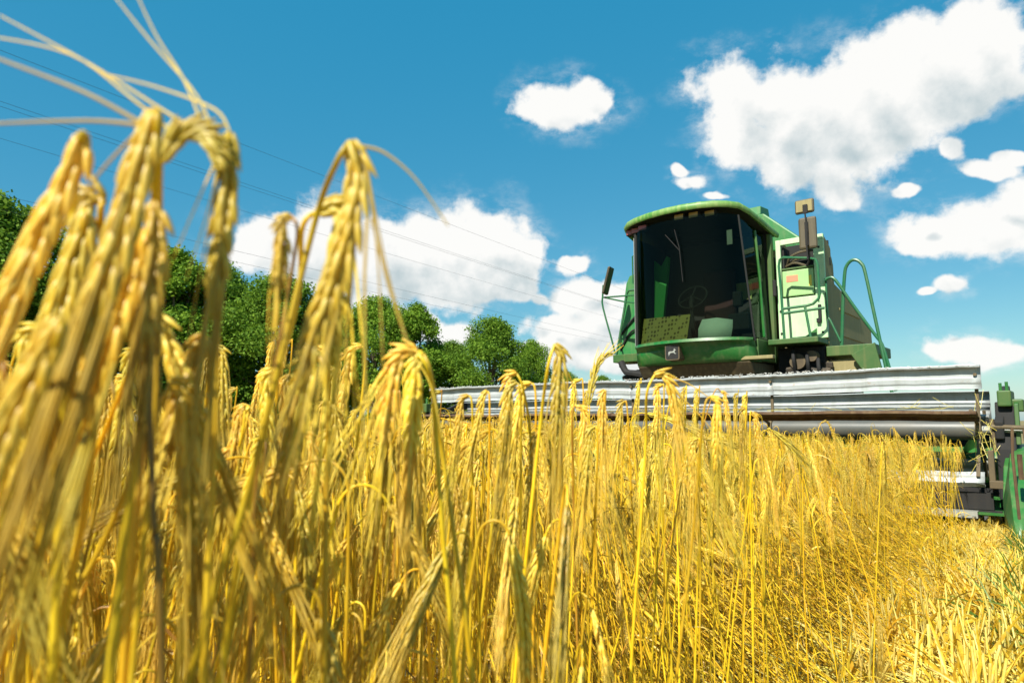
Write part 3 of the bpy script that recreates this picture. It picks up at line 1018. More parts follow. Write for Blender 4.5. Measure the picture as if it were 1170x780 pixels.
    MB().tube([(1.44, 2.45, 2.64), (1.50, 2.45, 2.665), (1.57, 2.45, 2.62), (1.76, 2.47, 2.27), (1.97, 2.5, 1.90), (2.03, 2.5, 1.80), (2.07, 2.5, 1.66), (2.16, 2.5, 1.2)], r + .002, 8, 3).build("handrail", M["rail"], root, smooth=True)
    MB().tube([(1.585, 2.5, 1.78), (1.63, 2.5, 2.35), (1.665, 2.5, 2.68), (1.69, 2.5, 2.79), (1.745, 2.5, 2.855), (1.81, 2.5, 2.86), (1.87, 2.5, 2.80), (1.905, 2.5, 2.68), (1.985, 2.5, 2.1), (2.08, 2.5, 1.42), (2.2, 2.5, .7)], r + .004, 8, 3).build("handrail", M["rail"], root, smooth=True)
    MB().tube([(1.445, 2.48, 2.64), (1.44, 2.48, 2.2), (1.47, 2.48, 2.12), (1.58, 2.48, 1.84)], r - .003, 8, 3).build("handrail", M["rail"], root, smooth=True)
    for k in range(4):
        MB().box(1.98 + .05 * k, 2.34 + .05 * k, 2.44, 2.60, 1.32 - .3 * k, 1.36 - .3 * k).build("ladder_step", M["black"], root)
    # far side rail and mirror
    MB().tube([(-.90, 1.99, 2.74), (-1.12, 1.99, 2.76), (-1.19, 1.99, 2.74), (-1.23, 1.99, 2.60), (-1.40, 1.99, 1.82)], r, 8, 4).build("handrail", M["rail"], root, smooth=True)
    MB().tube([(-.93, 1.80, 3.23), (-.99, 1.80, 3.21), (-.99, 1.80, 2.92), (-.99, 1.80, 2.82), (-.93, 1.80, 2.80)], .012, 6).build("grab_handle", M["rail"], root, smooth=True)
    mir = MB()
    n = Vector((.97, .2, 0)).normalized()
    a = Vector((-.2, .97, 0)).normalized()
    cM = Vector((-1.535, 2.0, 2.955))
    up = Vector((.12, 0, .40))
    vs = [cM + n * s1 * .022 + a * s2 * .10 + up * s3 * .5 for s1 in (-1, 1) for s2 in (-1, 1) for s3 in (-1, 1)]
    mir.add(vs, [(0, 1, 3, 2), (4, 6, 7, 5), (0, 4, 5, 1), (2, 3, 7, 6), (0, 2, 6, 4), (1, 5, 7, 3)])
    mo = mir.build("mirror", M["mirror_back"], root, bevel=.018)
    MB().tube([(-1.62, 2.0, 2.9), (-1.635, 2.0, 2.72), (-1.63, 2.0, 2.55), (-1.46, 2.0, 1.96), (-1.44, 2.0, 1.83)], .014, 6, 3).tube([(-1.62, 2, 2.71), (-.88, 1.95, 2.66)], .012, 6).tube(
        [(-1.62, 2, 2.71), (-1.25, 2, 2.60), (-.88, 1.95, 2.52)], .012, 6).build("mirror_arm", M["rail"], mo, smooth=True)
    # near side mirrors
    mo = MB().box(1.255, 1.475, 2.06, 2.12, 2.99, 3.405).build("mirror", M["mirror_back"], root, bevel=.03)
    MB().tube([(1.365, 2.03, 2.85), (1.36, 2.03, 3.0), (1.375, 2.025, 3.2), (1.36, 2.03, 3.44)], .011, 6).box(1.345, 1.385, 2.03, 2.06, 3.03, 3.33).build("mirror_arm", M["black"], mo)
    MB().tube([(1.36, 2.1, 2.99), (1.36, 2.14, 2.88), (1.30, 2.2, 2.80)], .016, 6).build("mirror_mount", M["black"], mo)
    mo = MB().box(1.225, 1.46, 2.06, 2.11, 3.455, 3.64).build("mirror", M["mirror_back"], root, bevel=.028)
    MB().box(1.245, 1.44, 2.055, 2.062, 3.475, 3.62).build("mirror_rim", M["olive"], mo, bevel=.01)
    MB().box(1.33, 1.39, 2.03, 2.056, 3.44, 3.56).build("mirror_clamp", M["black"], mo, bevel=.008)

    # ---- wheels -------------------------------------------------------------------
    for sx_ in (-1, 1):
        xw = sx_ * 1.22
        tw = MB()
        prof = [(-.26, .45), (-.28, .55), (-.28, .70), (-.24, .78), (-.1, .80), (.1, .80), (.24, .78), (.28, .70), (.28, .55), (.26, .45)]
        tw.lathe(prof, (xw, 2.75, .80), "x", 40)
        for k in range(22):
            for h in (-1, 1):
                a0 = 2 * math.pi * (k + (.5 if h > 0 else 0)) / 22
                pts = []
                for (xx, da) in ((.02, 0), (.27, .13)):
                    for (rr, ww) in ((.79, .035), (.845, .028)):
                        for sg in (-1, 1):
                            an = a0 + da + sg * ww
                            pts.append((xw + h * xx, 2.75 + rr * math.cos(an), .80 + rr * math.sin(an)))
                tw.add(pts, [(0, 1, 3, 2), (4, 6, 7, 5), (0, 4, 5, 1), (2, 3, 7, 6), (0, 2, 6, 4), (1, 5, 7, 3)])
        wh = MB().lathe([(-.2, .3), (-.05, .42), (.05, .42), (.2, .3)], (xw, 2.75, .80), "x", 24).build("wheel", M["yellow"], root, smooth=True)
        tw.build("tyre", M["rubber"], wh, smooth=True)
        rw = MB().lathe([(-.18, .3), (-.2, .45), (-.12, .52), (.12, .52), (.2, .45), (.18, .3)], (sx_ * 1.1, 5.6, .52), "x", 32).build("rear_wheel", M["rubber"], root, smooth=True)
    MB().prism([(4.9, 1.2), (4.9, 2.3), (6.6, 2.1), (7.2, 1.5), (7.2, .9), (5.0, .8)], -.75, .75, "x").build("straw_hood", M["green_dusty"], root, bevel=.05)
    MB().prism([(2.7, .8), (2.7, 1.5), (5.0, 1.5), (5.0, .8)], -.7, .7, "x").build("thresher_body", M["green_dusty"], root, bevel=.03)

    # ---- header ---------------------------------------------------------------------
    W = 3.26
    hd = MB()
    hd.loft([[(x, y, z) for x in np.linspace(-3.38, 3.38, 9)] for (y, z) in ((-.28, .13), (.0, .16), (.35, .22), (.62, .32), (.74, .5), (.76, .86))])
    hd = hd.build("header", M["green"], root, solid=.012)
    au = MB().lathe([(-3.34, .15), (3.34, .15)], (0, .42, .47), "x", 20)
    pts = []
    for i in range(0, 361):
        x = -3.3 + 6.6 * i / 360
        an = x * 2 * math.pi / .55 * (1 if x < 0 else -1)
        pts.append((x, an))
    vs, fs = [], []
    for (x, an) in pts:
        for rr in (.14, .26):
            vs.append((x, .42 + rr * math.cos(an), .47 + rr * math.sin(an)))
    fs = [(2 * i, 2 * i + 1, 2 * i + 3, 2 * i + 2) for i in range(360)]
    au.add(vs, fs)
    au.build("auger", M["green"], hd, smooth=True)
    MB().box(-3.35, 3.33, .715, .728, .53, .86).build("shade_sheet", M["black"], hd)  # black sheet added to stand for the shade on the header back
    rows = []
    for (z, y) in ((.84, .775), (.93, .775), (.945, .765), (.955, .775), (1.00, .775), (1.01, .762), (1.025, .775), (1.08, .775), (1.10, .76), (1.115, .72), (1.11, .70)):
        rows.append([(x, y + .006 * math.sin(x * 2.1 + z * 9) + .003 * math.sin(x * 9), z + .004 * math.sin(x * 3.1)) for x in np.linspace(-3.3, 3.24, 60)])
    MB().loft(rows).build("deflector_sheet", M["galv"], hd, smooth=True, solid=.004, angle=30)
    # cutter bar: light rail, guards
    MB().box(-3.35, 3.2, -.33, -.24, .10, .15).build("cutter_bar", M["galv_dull"], hd)
    g = MB()
    for x in np.arange(-3.3, 3.31, .0762):
        g.add([(x - .014, -.31, .095), (x + .014, -.31, .095), (x, -.43, .10), (x - .014, -.31, .12), (x + .014, -.31, .12)], [(0, 1, 2), (3, 2, 4), (0, 2, 3), (1, 4, 2), (0, 3, 4, 1)])
    g.build("knife_guards", M["tube_grey"], hd)
    MB().box(-3.35, 3.35, -.235, -.20, .13, .155).box(-3.35, 3.35, .05, .10, .24, .30).box(-3.35, 3.3, -.236, -.212, .16, .29).build("table_rail", M["black"], hd)
    # end sheets
    for s_ in (-1, 1):
        x = s_ * 3.40
        MB().prism([(-.45, .08), (-.50, .25), (-.25, .50), (.15, .62), (.6, 1.02), (.82, 1.02), (.82, .1)], x - .02, x + .02, "x").build("end_sheet", M["green"], hd, bevel=.008)
        dv = MB()
        rows = []
        for (y, z_lo, z_hi, hw) in ((-1.05, .05, .07, .01), (-.9, .05, .18, .05), (-.6, .06, .42, .10), (-.2, .07, .60, .12), (.2, .08, .66, .11), (.7, .1, .62, .08)):
            xc = x + s_ * .10
            rows.append([(xc - hw, y, z_lo), (xc - hw * 1.05, y, (z_lo + z_hi) / 2), (xc - hw * .6, y, z_hi * .97), (xc, y, z_hi), (xc + hw * .6, y, z_hi * .97), (xc + hw * 1.15, y, (z_lo + z_hi) / 2), (xc + hw, y, z_lo)])
        dv.loft(rows)
        dv.build("crop_divider", M["green"], hd, smooth=True, solid=.012, angle=50)

    # ---- reel ------------------------------------------------------------------------
    RC = Vector((0, 0, .775))
    reel = MB().lathe([(-3.22, .085), (3.21, .085)], RC, "x", 24).build("reel", M["tube_grey"], root, smooth=True)

    rb = random.Random(5)

    def bat(ang, name, m, r0=.325, r1=.515, flange=.05, fdir=1):
        ca, sa = math.cos(R(ang)), math.sin(R(ang))      # radial direction in (Y forward = -Y, Z)
        rad = Vector((0, -ca, sa))
        tan = Vector((0, -sa, -ca))                      # rotation direction, forward at the top

        def P(x, r, t, w=1.0):
            return Vector((x, 0, RC.z)) + rad * (r + w * (wob(x))) + tan * (t + w * wob(x + 9.1) * .7)
        ph = [rb.uniform(0, 6) for _ in range(4)]

        def wob(x):
            return .006 * math.sin(x * 1.3 + ph[0]) + .004 * math.sin(x * 3.7 + ph[1]) + .0022 * math.sin(x * 11 + ph[2]) + .0015 * math.sin(x * 29 + ph[3])
        prof = [(r0 - .0, .030), (r0, .002), (r0 + .035, 0), (r0 + .05, .010), (r0 + .085, .012), (r0 + .10, .0), (r1 - .012, 0), (r1, .008), (r1 + .004, flange), (r1 - .018, flange + .006)]
        segs = [(-W, -1.58), (-1.62, .02), (-.02, 1.57), (1.53, W)]
        for i, (xa, xb) in enumerate(segs):
            xs = np.linspace(xa, xb, 26)
            off = .0035 * (i % 2)
            rows = [[P(x, r + off, t - off) for x in xs] for (r, t) in prof]
            mbat.loft(rows)

    for (ang, m) in ((90, "galv"), (17, "rust"), (-52, "galv"), (234, "galv_dull"), (163, "galv")):
        mbat = MB()
        bat(ang, "reel_bat", m, r0=.415 if ang == -52 else .325, flange=.028 if ang == 17 else .05)
        b = mbat.build("reel_bat", M[m], reel, smooth=True, solid=.004, angle=30)
    for xx in (-3.2, -1.58, 0, 1.55, 3.22):
        sp_ = MB()
        for ang in (90, 17, -52, 234, 163):
            ca, sa = math.cos(R(ang)), math.sin(R(ang))
            rad = Vector((0, -ca, sa))
            tan = Vector((0, -sa, -ca))
            c0, c1 = RC + Vector((xx, 0, 0)) + rad * .06 - tan * .012, RC + Vector((xx, 0, 0)) + rad * .47 - tan * .014
            vs = [c + Vector((sx2 * .013, 0, 0)) + tan * st_ for c in (c0, c1) for sx2 in (-1, 1) for st_ in (-.010, .004)]
            sp_.add(vs, [(0, 1, 3, 2), (4, 6, 7, 5), (0, 4, 5, 1), (2, 3, 7, 6), (0, 2, 6, 4), (1, 5, 7, 3)])
            cb = RC + Vector((xx, 0, 0)) + rad * .45 + tan * .012
            sp_.tube([cb - tan * .02, cb + tan * .016], .014, 6)
        sp_.lathe([(-.02, .11), (.02, .11)], RC + Vector((xx, 0, 0)), "x", 20)
        sp_.build("reel_spider", M["brown_metal"], reel, bevel=0)
    # white straw and chaff lying along the upper edge
    ch = MB()
    for k in range(420):
        x = rb.uniform(-W, W)
        an = rb.uniform(0, 6.28)
        l = rb.uniform(.01, .035)
        p0 = Vector((x, -.02 - rb.uniform(0, .045), RC.z + .522 + rb.uniform(0, .004)))
        d = Vector((math.cos(an), math.sin(an) * .3, rb.uniform(-.1, .6))) * l
        ch.tube([p0, p0 + d * .5 + Vector((0, 0, .004)), p0 + d], .0018, 4)
    chf = ch.build("chaff", M["white"], None)
    chf.location, chf.rotation_euler = ORG, (0, 0, MA)
    tag(chf, "pale chaff and straw bits lying along the top slat of the reel", "chaff", kind="stuff")

    sw = MB()
    for k in range(100):
        if k < 34:
            p0 = Vector((3.24 + rb.uniform(-.05, .10), -.20 + rb.uniform(-.1, .1), rb.uniform(.50, .95)))
        else:
            p0 = Vector((rb.uniform(-3.2, 3.2), -.47 + rb.uniform(-.04, .03), .935 + rb.uniform(0, .015)))
        d = Vector((rb.gauss(0, .5), rb.gauss(0, .3), rb.gauss(0, 1.3) if k < 34 else abs(rb.gauss(0, .12)))).normalized() * rb.uniform(.05, .17)
        sw.tube([p0, p0 + d * .5 + Vector((0, 0, -.006)), p0 + d], .0022, 4)
    swo = sw.build("caught_straw", M["stub"], None)
    swo.location, swo.rotation_euler = ORG, (0, 0, MA)
    tag(swo, "yellow straw caught on the end of the reel and along its rusty front slat", "straw", kind="stuff")

    # ---- reel arms, drive at the near end --------------------------------------------
    for s_ in (-1, 1):
        x = s_ * 3.36
        MB().prism([(-.08, .70), (-.10, .84), (.0, .88), (.80, 1.16), (.86, 1.04), (.1, .72)], x - .03, x + .03, "x").build("reel_arm", M["black"], hd, bevel=.01)
        MB().tube([(s_ * 3.2, 0, .775), (s_ * 3.58, 0, .775)], .03, 10).build("reel_shaft", M["galv_dull"], hd, smooth=True)
        dr = MB()
        dr.box(x - .045 + s_ * .04, x + .05 + s_ * .04, -.02, .30, .96, 1.09)
        dr.box(x - .02 + s_ * .07, x + .09 + s_ * .07, .05, .22, .92, 1.02)
        dr.build("reel_drive", M["green_dusty"], hd, bevel=.012)
        MB().tube([(x + s_ * .02, .02, 1.09), (x + s_ * .02, .02, 1.15)], .012, 6).tube([(x + s_ * .06, .05, 1.09), (x + s_ * .06, .05, 1.16)], .012, 6).build("drive_bolts", M["green"], hd)
        MB().prism([(.06, 1.0), (.20, .98), (.14, .62), (.14, .06), (-.1, .06), (-.06, .62)], x - s_ * .03, x + s_ * .10, "x").build("support_post", M["black"], hd, bevel=.01)
        MB().prism([(.00, .98), (.05, 1.0), (.03, .66), (-.04, .66)], x + s_ * .10, x + s_ * .13, "x").build("arm_cover", M["green_dusty"], hd, bevel=.005)
        MB().tube([(x - .05, -.08, .80), (x + s_ * .25, -.08, .79)], .018, 8).tube([(x - .05, -.05, .86), (x - .04, -.05, .60)], .016, 8).build("drive_shaft", M["brown_metal"], hd, smooth=True)
        MB().tube([(x + s_ * .17, -.3, .78), (x + s_ * .18, -.35, .62), (x + s_ * .20, -.5, .40), (x + s_ * .21, -.6, .2)], .011, 6, 3).build("hydraulic_line", M["rust"], hd, smooth=True)
        MB().tube([(s_ * 3.50, -.9, .80), (s_ * 3.49, -.9, .60), (s_ * 3.50, -.9, .12)], .010, 6).tube([(s_ * 3.53, -.92, .62), (s_ * 3.53, -.92, .45)], .016, 6).build("divider_rod", M["rust"], hd, smooth=True)
        MB().box(x - .07, x - .03, -.30, -.24, .34, .62).box(x - .07, x + .04, -.32, -.24, .33, .39).build("bat_bracket", M["brown_metal"], hd, bevel=.006)
        MB().lathe([(-.03, .22), (.03, .22)], (x + s_ * .06, .25, .62), "x", 24).build("drive_wheel", M["black"], hd, smooth=True)


build_combine()

# ------------------------------------------------------------------ barley
def frames(P, ref=None):
    T = np.gradient(P, axis=0)
    T /= np.linalg.norm(T, axis=1)[:, None] + 1e-12
    N = np.zeros_like(P)
    a = np.array([0.3, 0.9, 0.1]) if ref is None else ref
    for i in range(len(P)):
        a = a - T[i] * a.dot(T[i])
        a /= np.linalg.norm(a) + 1e-12
        N[i] = a
    return T, N, np.cross(T, N)


def np_tube(P, rad, sides, flat=1.0, ref=None):
    P = np.asarray(P, float)
    T, N, B = frames(P, ref)
    rad = np.broadcast_to(np.asarray(rad, float), (len(P),))
    an = np.arange(sides) * 2 * np.pi / sides
    V = P[:, None, :] + rad[:, None, None] * (np.cos(an)[None, :, None] * N[:, None, :] + flat * np.sin(an)[None, :, None] * B[:, None, :])
    V = V.reshape(-1, 3)
    n = len(P)
    i, k = np.meshgrid(np.arange(n - 1), np.arange(sides), indexing="ij")
    k2 = (k + 1) % sides
    F = np.stack([i * sides + k, i * sides + k2, (i + 1) * sides + k2, (i + 1) * sides + k], -1).reshape(-1, 4)
    return V, F


def join(parts):
    Vs, Fs, o = [], [], 0
    for V, F in parts:
        Vs.append(V)
        Fs.append(F + o)
        o += len(V)
    return np.concatenate(Vs), np.concatenate(Fs)


# one grain: pointed spindle, rings along its length
GR_T = np.array([0.0, 0.12, 0.38, 0.68, 0.9, 1.0])
GR_R = np.array([0.2, 0.8, 1.0, 0.74, 0.36, 0.1])


def grain(c, ax, wd, L, w, t):
    ax = ax / np.linalg.norm(ax)
    wd = wd - ax * wd.dot(ax)
    wd /= np.linalg.norm(wd) + 1e-12
    nn = np.cross(ax, wd)
    an = np.arange(6) * np.pi / 3
    V = c + ax * (GR_T * L)[:, None, None] + GR_R[:, None, None] * (np.cos(an)[None, :, None] * wd * w * .5 + np.sin(an)[None, :, None] * nn * t * .5)
    V = V.reshape(-1, 3)
    i, k = np.meshgrid(np.arange(5), np.arange(6), indexing="ij")
    k2 = (k + 1) % 6
    F = np.stack([i * 6 + k, i * 6 + k2, (i + 1) * 6 + k2, (i + 1) * 6 + k], -1).reshape(-1, 4)
    return V, F


def resample(P, n):
    P = np.asarray(P, float)
    d = np.r_[0, np.cumsum(np.linalg.norm(np.diff(P, axis=0), axis=1))]
    s = np.linspace(0, d[-1], n)
    return np.stack([np.interp(s, d, P[:, k]) for k in range(3)], 1), d[-1]


def make_ear(rng, E, awn=0.11, nodes=13, size=1.0, flatref=None, splay=0.22, droop=0.3, prob=0.45, follow=0.9, first=0, awr=1.0):
    """E: ear centre line from neck to tip. Returns ear, beard as (V, F)"""
    P, L = resample(E, nodes + 1)
    T, N, B = frames(P, flatref)
    gs, aw = [], []
    gs.append(np_tube(P, np.linspace(.0017, .0008, len(P)) * size, 5))
    down = np.array([0, 0, -1.0])
    for i in range(nodes):
        f = i / (nodes - 1)
        env = (0.72 + 0.42 * math.sin(math.pi * min(1, f * .8 + .18))) * size
        side = 1 if i % 2 else -1
        for (dirv, k, tilt, glen, gw) in ((B[i] * side, .0021, .25, .0116, .0037), (B[i] * -side, .0016, .18, .0108, .0031), (N[i] * side, .0013, .11, .0110, .0030), (N[i] * -side, .0013, .11, .0105, .0028)):
            ax = T[i] * math.cos(tilt) + dirv * math.sin(tilt) + rng.normal(size=3) * .035
            c = P[i] + dirv * k * env + rng.normal(size=3) * .0003
            gl = glen * env * rng.uniform(.9, 1.08)
            gs.append(grain(c, ax, np.cross(T[i], dirv), gl, gw * env, gw * .72 * env))
            if rng.random() < prob and i >= first:
                ax = ax / np.linalg.norm(ax)
                la = awn * rng.uniform(.65, 1.1) * (1 - .25 * f)
                p = c + ax * gl * .93
                d = ax * max(0.0, 1 - follow * .6) + T[i] * follow + rng.normal(size=3) * splay * .35
                d /= np.linalg.norm(d)
                pts = [p]
                for q in range(5):
                    pts.append(pts[-1] + d * la / 5)
                    d = d + T[i] * .05 + down * droop * .10 + rng.normal(size=3) * .025
                    d /= np.linalg.norm(d)
                aw.append(np_tube(np.array(pts), np.array([.00050, .00044, .00038, .00031, .00023, .0001]) * size * awr, 3))
    return join(gs), (join(aw) if aw else None)


def make_leaf(rng, p, d0, length, width, droop):
    n = 9
    pts = [np.array(p, float)]
    d = np.array(d0, float)
    d /= np.linalg.norm(d)
    tw = rng.uniform(-.5, .5)
    for i in range(n):
        pts.append(pts[-1] + d * length / n)
        d = d + np.array([0, 0, -droop]) + rng.normal(size=3) * .10
        d /= np.linalg.norm(d)
    P = np.array(pts)
    T, N, B = frames(P, rng.normal(size=3))
    V = []
    for i in range(n + 1):
        f = i / n
        w = width * (min(1, .5 + f * 3) * (1 - f) ** .6 + .02)
        a = tw * f * 5
        s = N[i] * math.cos(a) + B[i] * math.sin(a)
        u = np.cross(T[i], s)
        V += [P[i] - s * w * .5 + u * w * .16, P[i], P[i] + s * w * .5 + u * w * .16]
    V = np.array(V)
    F = []
    for i in range(n):
        for k in range(2):
            F.append((i * 3 + k, i * 3 + k + 1, i * 3 + k + 4, i * 3 + k + 3))
    return V, np.array(F)


def plant_lines(rng, height, lean, nod, phi, arch, ear_len):
    """centre lines of a stalk grown from the origin: stem, ear"""
    seg = .006
    total = height - .02
    ns = int(total / seg)
    p = np.array([0., 0., 0.])
    S = [p.copy()]
    ph = phi
    for i in range(ns):
        f = i / ns
        a = lean * (.3 + .7 * f) + .10 * f ** 3
        ph += rng.normal() * .012
        p = p + seg * np.array([math.sin(a) * math.cos(ph), math.sin(a) * math.sin(ph), math.cos(a)])
        if i % 10 == 0 or f > .92:
            S.append(p.copy())
    a0 = a
    na = max(6, int(arch / .004))
    for i in range(na):
        f = (i + 1) / na
        a = a0 + (nod - a0) * (f * f * (3 - 2 * f))
        p = p + (arch / na) * np.array([math.sin(a) * math.cos(ph), math.sin(a) * math.sin(ph), math.cos(a)])
        S.append(p.copy())
    Ev = [p.copy()]
    for i in range(14):
        a = min(nod + .018 * i, 3.25)
        p = p + (ear_len / 14) * np.array([math.sin(a) * math.cos(ph), math.sin(a) * math.sin(ph), math.cos(a)])
        Ev.append(p.copy())
    return np.array(S), np.array(Ev)


def stem_mesh(S, size=1.0, sides=6):
    n = len(S)
    rad = np.linspace(.00165, .00095, n) * size
    return np_tube(S, rad, sides)


PROTO = []          # dicts of meshes: stem, ear, beard, leaves, joined


def make_proto(seed):
    rng = np.random.default_rng(seed)
    h = .86
    nod = rng.choice([rng.uniform(1.9, 2.6), rng.uniform(2.6, 3.1), rng.uniform(1.0, 1.8)], p=[.22, .74, .04])
    S, Ev = plant_lines(rng, h - rng.uniform(0, .05), rng.uniform(.0, .10), nod, 0.0, rng.uniform(.025, .06), rng.uniform(.066, .088))
    stem = stem_mesh(S)
    ear, beard = make_ear(rng, Ev, awn=rng.uniform(.09, .13), nodes=14, size=rng.uniform(.95, 1.1), splay=.10, follow=1.4, prob=.5)
    leaves = []
    for k in range(rng.integers(1, 3)):
        zi = rng.uniform(.25, .72)
        i = int(zi * (len(S) * .55))
        an = rng.uniform(0, 6.28)
        leaves.append(make_leaf(rng, S[i], (math.cos(an) * .5, math.sin(an) * .5, .8), rng.uniform(.08, .18), rng.uniform(.003, .007), rng.uniform(.2, .5)))
    d = {}
    d["stem"] = raw_mesh("barley_stalk", *stem, [M["stem"]])
    d["ear"] = raw_mesh("ear", *ear, [M["ear"]])
    d["beard"] = raw_mesh("beard", *beard, [M["beard"]])
    d["leaf"] = [raw_mesh("leaf", *lf, [M["leaf"] if rng.random() < .93 else M["brown_leaf"]]) for lf in leaves]
    parts = [stem, ear, beard] + leaves
    V, F = join(parts)
    mi = np.concatenate([np.full(len(p[1]), min(i, 3)) for i, p in enumerate(parts)])
    d["joined"] = bpy.data.objects.new("barley_plant", raw_mesh("barley_plant", V, F, [M["stem"], M["ear"], M["beard"], M["leaf"]], mi))
    return d


for s_ in range(16):
    PROTO.append(make_proto(100 + s_))


def make_far(seed, far):
    """lighter plants for the crop further off, same growth"""
    rng = np.random.default_rng(seed)
    nod = rng.choice([rng.uniform(1.9, 2.6), rng.uniform(2.6, 3.1), rng.uniform(1.0, 1.8)], p=[.22, .74, .04])
    S, Ev = plant_lines(rng, .86 - rng.uniform(0, .05), rng.uniform(.0, .10), nod, 0.0, rng.uniform(.025, .06), rng.uniform(.066, .088))
    k = 3 if far else 2
    S = np.concatenate([S[:-18:k], S[-18::k // 1]])
    parts = [np_tube(S, np.linspace(.0018, .0011, len(S)), 3)]
    mi = [np.zeros(len(parts[0][1]))]
    nn = 5 if far else 8
    P, L = resample(Ev, nn + 1)
    T, N, B = frames(P)
    for i in range(nn):
        for sg in (-1, 1):
            ax = T[i] + B[i] * sg * .3 + N[i] * rng.normal() * .25
            V, F = grain(P[i] + B[i] * sg * .0025, ax, N[i], .0165 if far else .0125, .0065 if far else .0055, .0045)
            V = V.reshape(6, 6, 3)[[0, 2, 4]][:, ::2].reshape(-1, 3)
            F = np.array([(a * 3 + b, a * 3 + (b + 1) % 3, (a + 1) * 3 + (b + 1) % 3, (a + 1) * 3 + b) for a in range(2) for b in range(3)])
            parts.append((V, F))
            mi.append(np.ones(len(F)))
    for i in range(5 if far else 12):
        p = P[rng.integers(0, nn)]
        d = T[-1] + rng.normal(size=3) * .16
        d /= np.linalg.norm(d)
        q = p + d * .06 + np.array([0, 0, .002])
        parts.append(np_tube(np.array([p, q, p + d * .13 + np.array([0, 0, -.006])]), [.0008, .0006, .0002], 3))
        mi.append(np.full(len(parts[-1][1]), 2))
    for j in range(1 if far else 2):
        i = int(rng.uniform(.25, .6) * len(S) * .8)
        an = rng.uniform(0, 6.28)
        V, F = make_leaf(rng, S[i], (math.cos(an) * .5, math.sin(an) * .5, .8), rng.uniform(.08, .18), rng.uniform(.004, .008), rng.uniform(.2, .5))
        parts.append((V, F))
        mi.append(np.full(len(F), 3))
    V, F = join(parts)
    return bpy.data.objects.new("barley_plant", raw_mesh("barley_plant", V, F, [M["stem"], M["ear"], M["beard"], M["leaf"]], np.concatenate(mi)))


MIDS = [make_far(300 + i, False) for i in range(14)]
FARS = [make_far(340 + i, True) for i in range(10)]


def lean_euler(lx, ly, yaw):
    """a lean whose top moves by (lx, ly) per unit height, after a turn about the stem"""
    v = Vector((lx, ly, 1)).normalized()
    q = Vector((0, 0, 1)).rotation_difference(v)
    return (q.to_matrix() @ Matrix.Rotation(yaw, 3, "Z")).to_euler()


def scatter(name, pts, rots, scls, idx, protos, label, cat):
    """one object that sets protos on its points (geometry nodes)"""
    me = bpy.data.meshes.new(name)
    n = len(pts)
    me.vertices.add(n)
    me.vertices.foreach_set("co", np.asarray(pts, np.float32).ravel())
    a = me.attributes.new("rot", "FLOAT_VECTOR", "POINT")
    a.data.foreach_set("vector", np.asarray(rots, np.float32).ravel())
    a = me.attributes.new("scl", "FLOAT_VECTOR", "POINT")
    a.data.foreach_set("vector", np.asarray(scls, np.float32).ravel())
    a = me.attributes.new("idx", "INT", "POINT")
    a.data.foreach_set("value", np.asarray(idx, np.int32))
    a = me.attributes.new("tone", "FLOAT", "POINT")
    a.data.foreach_set("value", RNG.random(n).astype(np.float32))
    me.update()
    o = bpy.data.objects.new(name, me)
    COL.objects.link(o)
    tag(o, label, cat, kind="stuff")
    g = bpy.data.node_groups.new(name, "GeometryNodeTree")
    g.interface.new_socket("Geometry", in_out="INPUT", socket_type="NodeSocketGeometry")
    g.interface.new_socket("Geometry", in_out="OUTPUT", socket_type="NodeSocketGeometry")
    gi, go = g.nodes.new("NodeGroupInput"), g.nodes.new("NodeGroupOutput")
    iop = g.nodes.new("GeometryNodeInstanceOnPoints")
    g2i = g.nodes.new("GeometryNodeJoinGeometry")
    for p in protos[::-1]:
        oi = g.nodes.new("GeometryNodeObjectInfo")
        oi.inputs["Object"].default_value = p
        oi.inputs["As Instance"].default_value = True
        g.links.new(oi.outputs["Geometry"], g2i.inputs[0])
    g.links.new(g2i.outputs[0], iop.inputs["Instance"])
    iop.inputs["Pick Instance"].default_value = True

    def attr(nm, ty):
        n_ = g.nodes.new("GeometryNodeInputNamedAttribute")
        n_.data_type = ty
        n_.inputs[0].default_value = nm
        return n_.outputs[0]
    g.links.new(attr("idx", "INT"), iop.inputs["Instance Index"])
    e2r = g.nodes.new("FunctionNodeEulerToRotation")
    g.links.new(attr("rot", "FLOAT_VECTOR"), e2r.inputs[0])
    g.links.new(e2r.outputs[0], iop.inputs["Rotation"])
    g.links.new(attr("scl", "FLOAT_VECTOR"), iop.inputs["Scale"])
    g.links.new(gi.outputs[0], iop.inputs["Points"])
    rl = g.nodes.new("GeometryNodeRealizeInstances")
    g.links.new(iop.outputs[0], rl.inputs[0])
    g.links.new(rl.outputs[0], go.inputs[0])
    md = o.modifiers.new("scatter", "NODES")
    md.node_group = g
    return o


# crop edge seen from above (world), crop lies to the left of it
EDGE_Y = np.array([-1.0, 0.1, 0.6, 1.2, 2.2, 3.0, 4.2, 5.4, 6.2, 60])
EDGE_X = np.array([-0.35, -0.06, 0.04, 0.40, 1.20, 1.88, 2.66, 3.38, 3.9, 3.9])


def edge_x(y):
    return np.interp(y, EDGE_Y, EDGE_X)


def to_local(x, y):
    dx, dy = x - ORG.x, y - ORG.y
    return dx * math.cos(MA) + dy * math.sin(MA), -dx * math.sin(MA) + dy * math.cos(MA)


